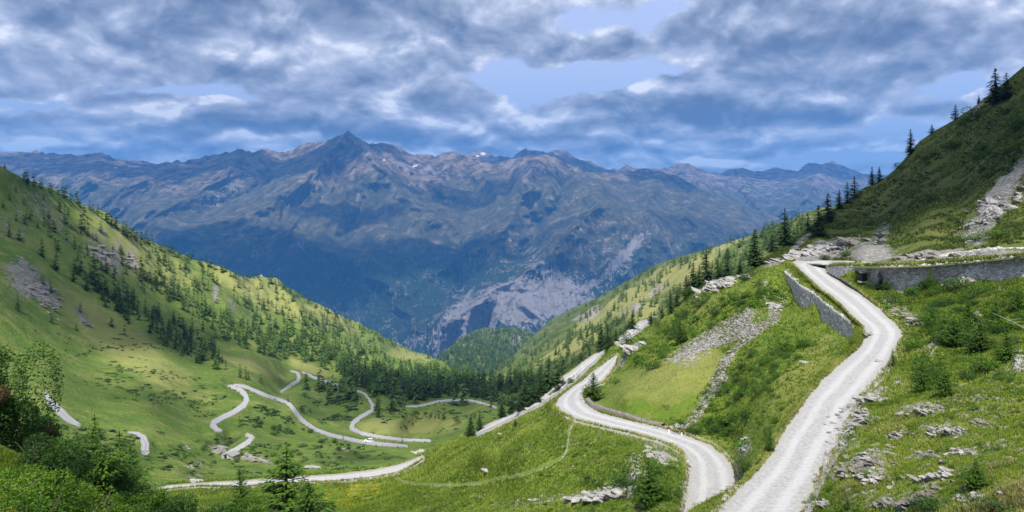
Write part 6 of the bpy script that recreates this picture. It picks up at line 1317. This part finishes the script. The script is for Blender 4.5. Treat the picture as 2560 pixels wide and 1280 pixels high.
# ------------------------------------------------------------------ posts, poles, car, huts
def revolve(prof, seg=12):
    V = []; 
    for r, z in prof: V += [(r * math.cos(2 * math.pi * j / seg), r * math.sin(2 * math.pi * j / seg), z) for j in range(seg)]
    f = [(i * seg + j, i * seg + (j + 1) % seg, (i + 1) * seg + (j + 1) % seg, (i + 1) * seg + j) for i in range(len(prof) - 1) for j in range(seg)]
    return np.array(V), np.array(f)
for (px, py, lab) in [(1672, 1083, 'left one of two white marker posts with red tops behind the lower road'), (1704, 1091, 'right one of two white marker posts with red tops, in front of a rock')]:
    h_ = hit(px, py, ('n2',)); L = h_[0]; k_ = L.y / F
    o = thing('marker_post', lab, 'post', (L.x, L.y, L.z - .1), .3)
    hb = 12.5 * k_; simple('post', [revolve([(.001, 0), (.10, 0), (.10, hb), (.001, hb + .01)])], M_WHITE, o); simple('reflector', [revolve([(.001, hb), (.12, hb + .01), (.14, hb + .22), (.10, hb + .30), (.001, hb + .40)])], M_REDP, o)
for (px, py, tp, lab) in [(1678, 1116, 1099, 'thin grey snow pole at the outer edge of the lower road below the marker posts'), (1566, 1078, 1065, 'thin grey snow pole on the road edge where the low wall runs opposite'), (1720, 1170, 1148, 'thin grey snow pole at the inside of the lowest road bend')]:
    h_ = hit(px, py, ('n2',)); L = h_[0]; hh = (py - tp) * L.y / F
    o = thing('snow_pole', lab, 'pole', (L.x, L.y, L.z - .1), 0); simple('pole', [revolve([(.001, 0), (.035, 0), (.03, hh), (.001, hh + .01)], 8)], M_POLE, o); simple('cap', [revolve([(.045, hh - .25), (.045, hh + .02), (.001, hh + .04)], 8)], M_WHITE, o)
M_CAR = flat_mat('white_car_paint', (.85, .85, .85), .3, .5); M_GLASS = flat_mat('dark_car_glass', (.015, .02, .025), .1, .6); M_TYRE = flat_mat('tyre_rubber', (.02, .02, .02)); M_RIM = flat_mat('wheel_rim', (.4, .4, .42), .4, .5); M_LAMP = flat_mat('lamp_glass', (.5, .5, .5), .2, .6); M_TAIL = flat_mat('tail_lamp', (.35, .01, .01), .3, .5)
def prism(outline, y0, y1, tap=None):
    o_ = np.array(outline, float); n = len(o_); V = np.concatenate([np.stack([o_[:, 0], np.full(n, y0), o_[:, 1]], -1), np.stack([o_[:, 0], np.full(n, y1), o_[:, 1]], -1)])
    if tap: V[:, 1] *= 1 - tap * np.clip((V[:, 2] - .95) / .6, 0, 1)
    return V, [list(range(n))[::-1], list(range(n, 2 * n))] + [[i, (i + 1) % n, n + (i + 1) % n, n + i] for i in range(n)]
def poly_obj(name, V, faces, mat, parent, bev=0):
    me = bpy.data.meshes.new(name); me.from_pydata([tuple(v) for v in V], [], [tuple(f) for f in faces]); me.materials.append(mat); me.update()
    if bev:
        bm = bmesh.new(); bm.from_mesh(me); bmesh.ops.bevel(bm, geom=bm.edges[:], offset=bev, segments=2, affect='EDGES'); bm.to_mesh(me); bm.free()
    return link(name, me, parent)
h_ = hit(923, 1106, ('b',))[0]
car = thing('parked_car', 'white car with dark windows on the gravel road across the valley', 'car', (h_.x, h_.y - .4, h_.z + .28), math.radians(-8), 1.12)
V, f = prism([(-2.15, .35), (-2.2, .75), (-2.05, .98), (-1.0, 1.05), (-.35, 1.0), (.9, 1.02), (2.0, 1.05), (2.15, .95), (2.18, .4), (2.0, .3), (-1.95, .28)], -.88, .88); poly_obj('body', V, f, M_CAR, car, .06)
V, f = prism([(-1.25, 1.0), (-.55, 1.50), (-.2, 1.56), (1.35, 1.56), (1.75, 1.50), (2.02, 1.02)], -.80, .80, .16); poly_obj('window', V, f, M_GLASS, car, .04)
V, f = prism([(-.45, 1.53), (-.2, 1.60), (1.4, 1.60), (1.72, 1.53)], -.66, .66); poly_obj('roof', V, f, M_CAR, car, .03)
for sx in (-1.35, 1.35):
    for sy in (-.86, .86):
        V, f = revolve([(.001, -.11), (.22, -.11), (.33, -.10), (.35, 0), (.33, .10), (.22, .11), (.001, .11)], 18); V = np.stack([V[:, 0] + sx, V[:, 2] + sy, V[:, 1] + .34], -1); w_ = link('wheel', mesh_np('wheel', V, f, M_TYRE, True), car)
        V, f = revolve([(.001, -.13), (.19, -.125), (.20, 0), (.19, .125), (.001, .13)], 12); V = np.stack([V[:, 0] + sx, V[:, 2] + sy, V[:, 1] + .34], -1); link('rim', mesh_np('rim', V, f, M_RIM, True), w_)
for sy in (-.65, .65):
    V, f = box_np(-2.14, sy, .78, .12, .32, .16); link('headlight', mesh_np('headlight', V, f, M_LAMP, False), car); V, f = box_np(2.14, sy, .85, .10, .22, .22); link('taillight', mesh_np('taillight', V, f, M_TAIL, False), car)

def hut(name, label, cat, x, y, z, w, d, hh, rf, ang, wm, rm, dx=0, dark=True):
    o = thing(name, label, cat, (x, y, z), ang)
    V, f = prism([(-w / 2, -1.0), (w / 2, -1.0), (w / 2, hh), (0, hh + rf), (-w / 2, hh)], -d / 2, d / 2); poly_obj('wall', V, f, wm, o)
    for s_ in (-1, 1):
        V, f = prism([(0, hh + rf + .10), (s_ * (w / 2 + .3), hh - .12), (s_ * (w / 2 + .3), hh - .0 + .03), (0, hh + rf + .28)], -d / 2 - .25, d / 2 + .25); poly_obj('roof', V, f, rm, o)
    V, f = box_np(dx, -d / 2 - .02, .95, .9, .12, 1.9); dr_ = link('doorway', mesh_np('doorway', V, f, M_HOLE, False), o)  # near-black slab; on the stone hut it paints the shaded opening
    return o
h_ = hit(653, float(SB(653)) + 2, ('b',))[0]
hut('chapel', 'tiny white chapel on the crest of the left hillside', 'chapel', h_.x, h_.y, h_.z, 3.4, 4.2, 2.6, 1.3, .3, M_WHITE, flat_mat('slate_roof', (.45, .45, .46), grain=(.3, .3, .3)))
h_ = hit(578, 1146, ('b',))[0]
hut('stone_hut', 'small grey stone hut with a black opening by the valley road', 'hut', h_.x, h_.y, h_.z - .2, 3.6, 3.2, 1.5, .5, -.35, M_WALL, flat_mat('stone_roof', (.32, .32, .33), grain=(.2, .2, .2)), -.8)
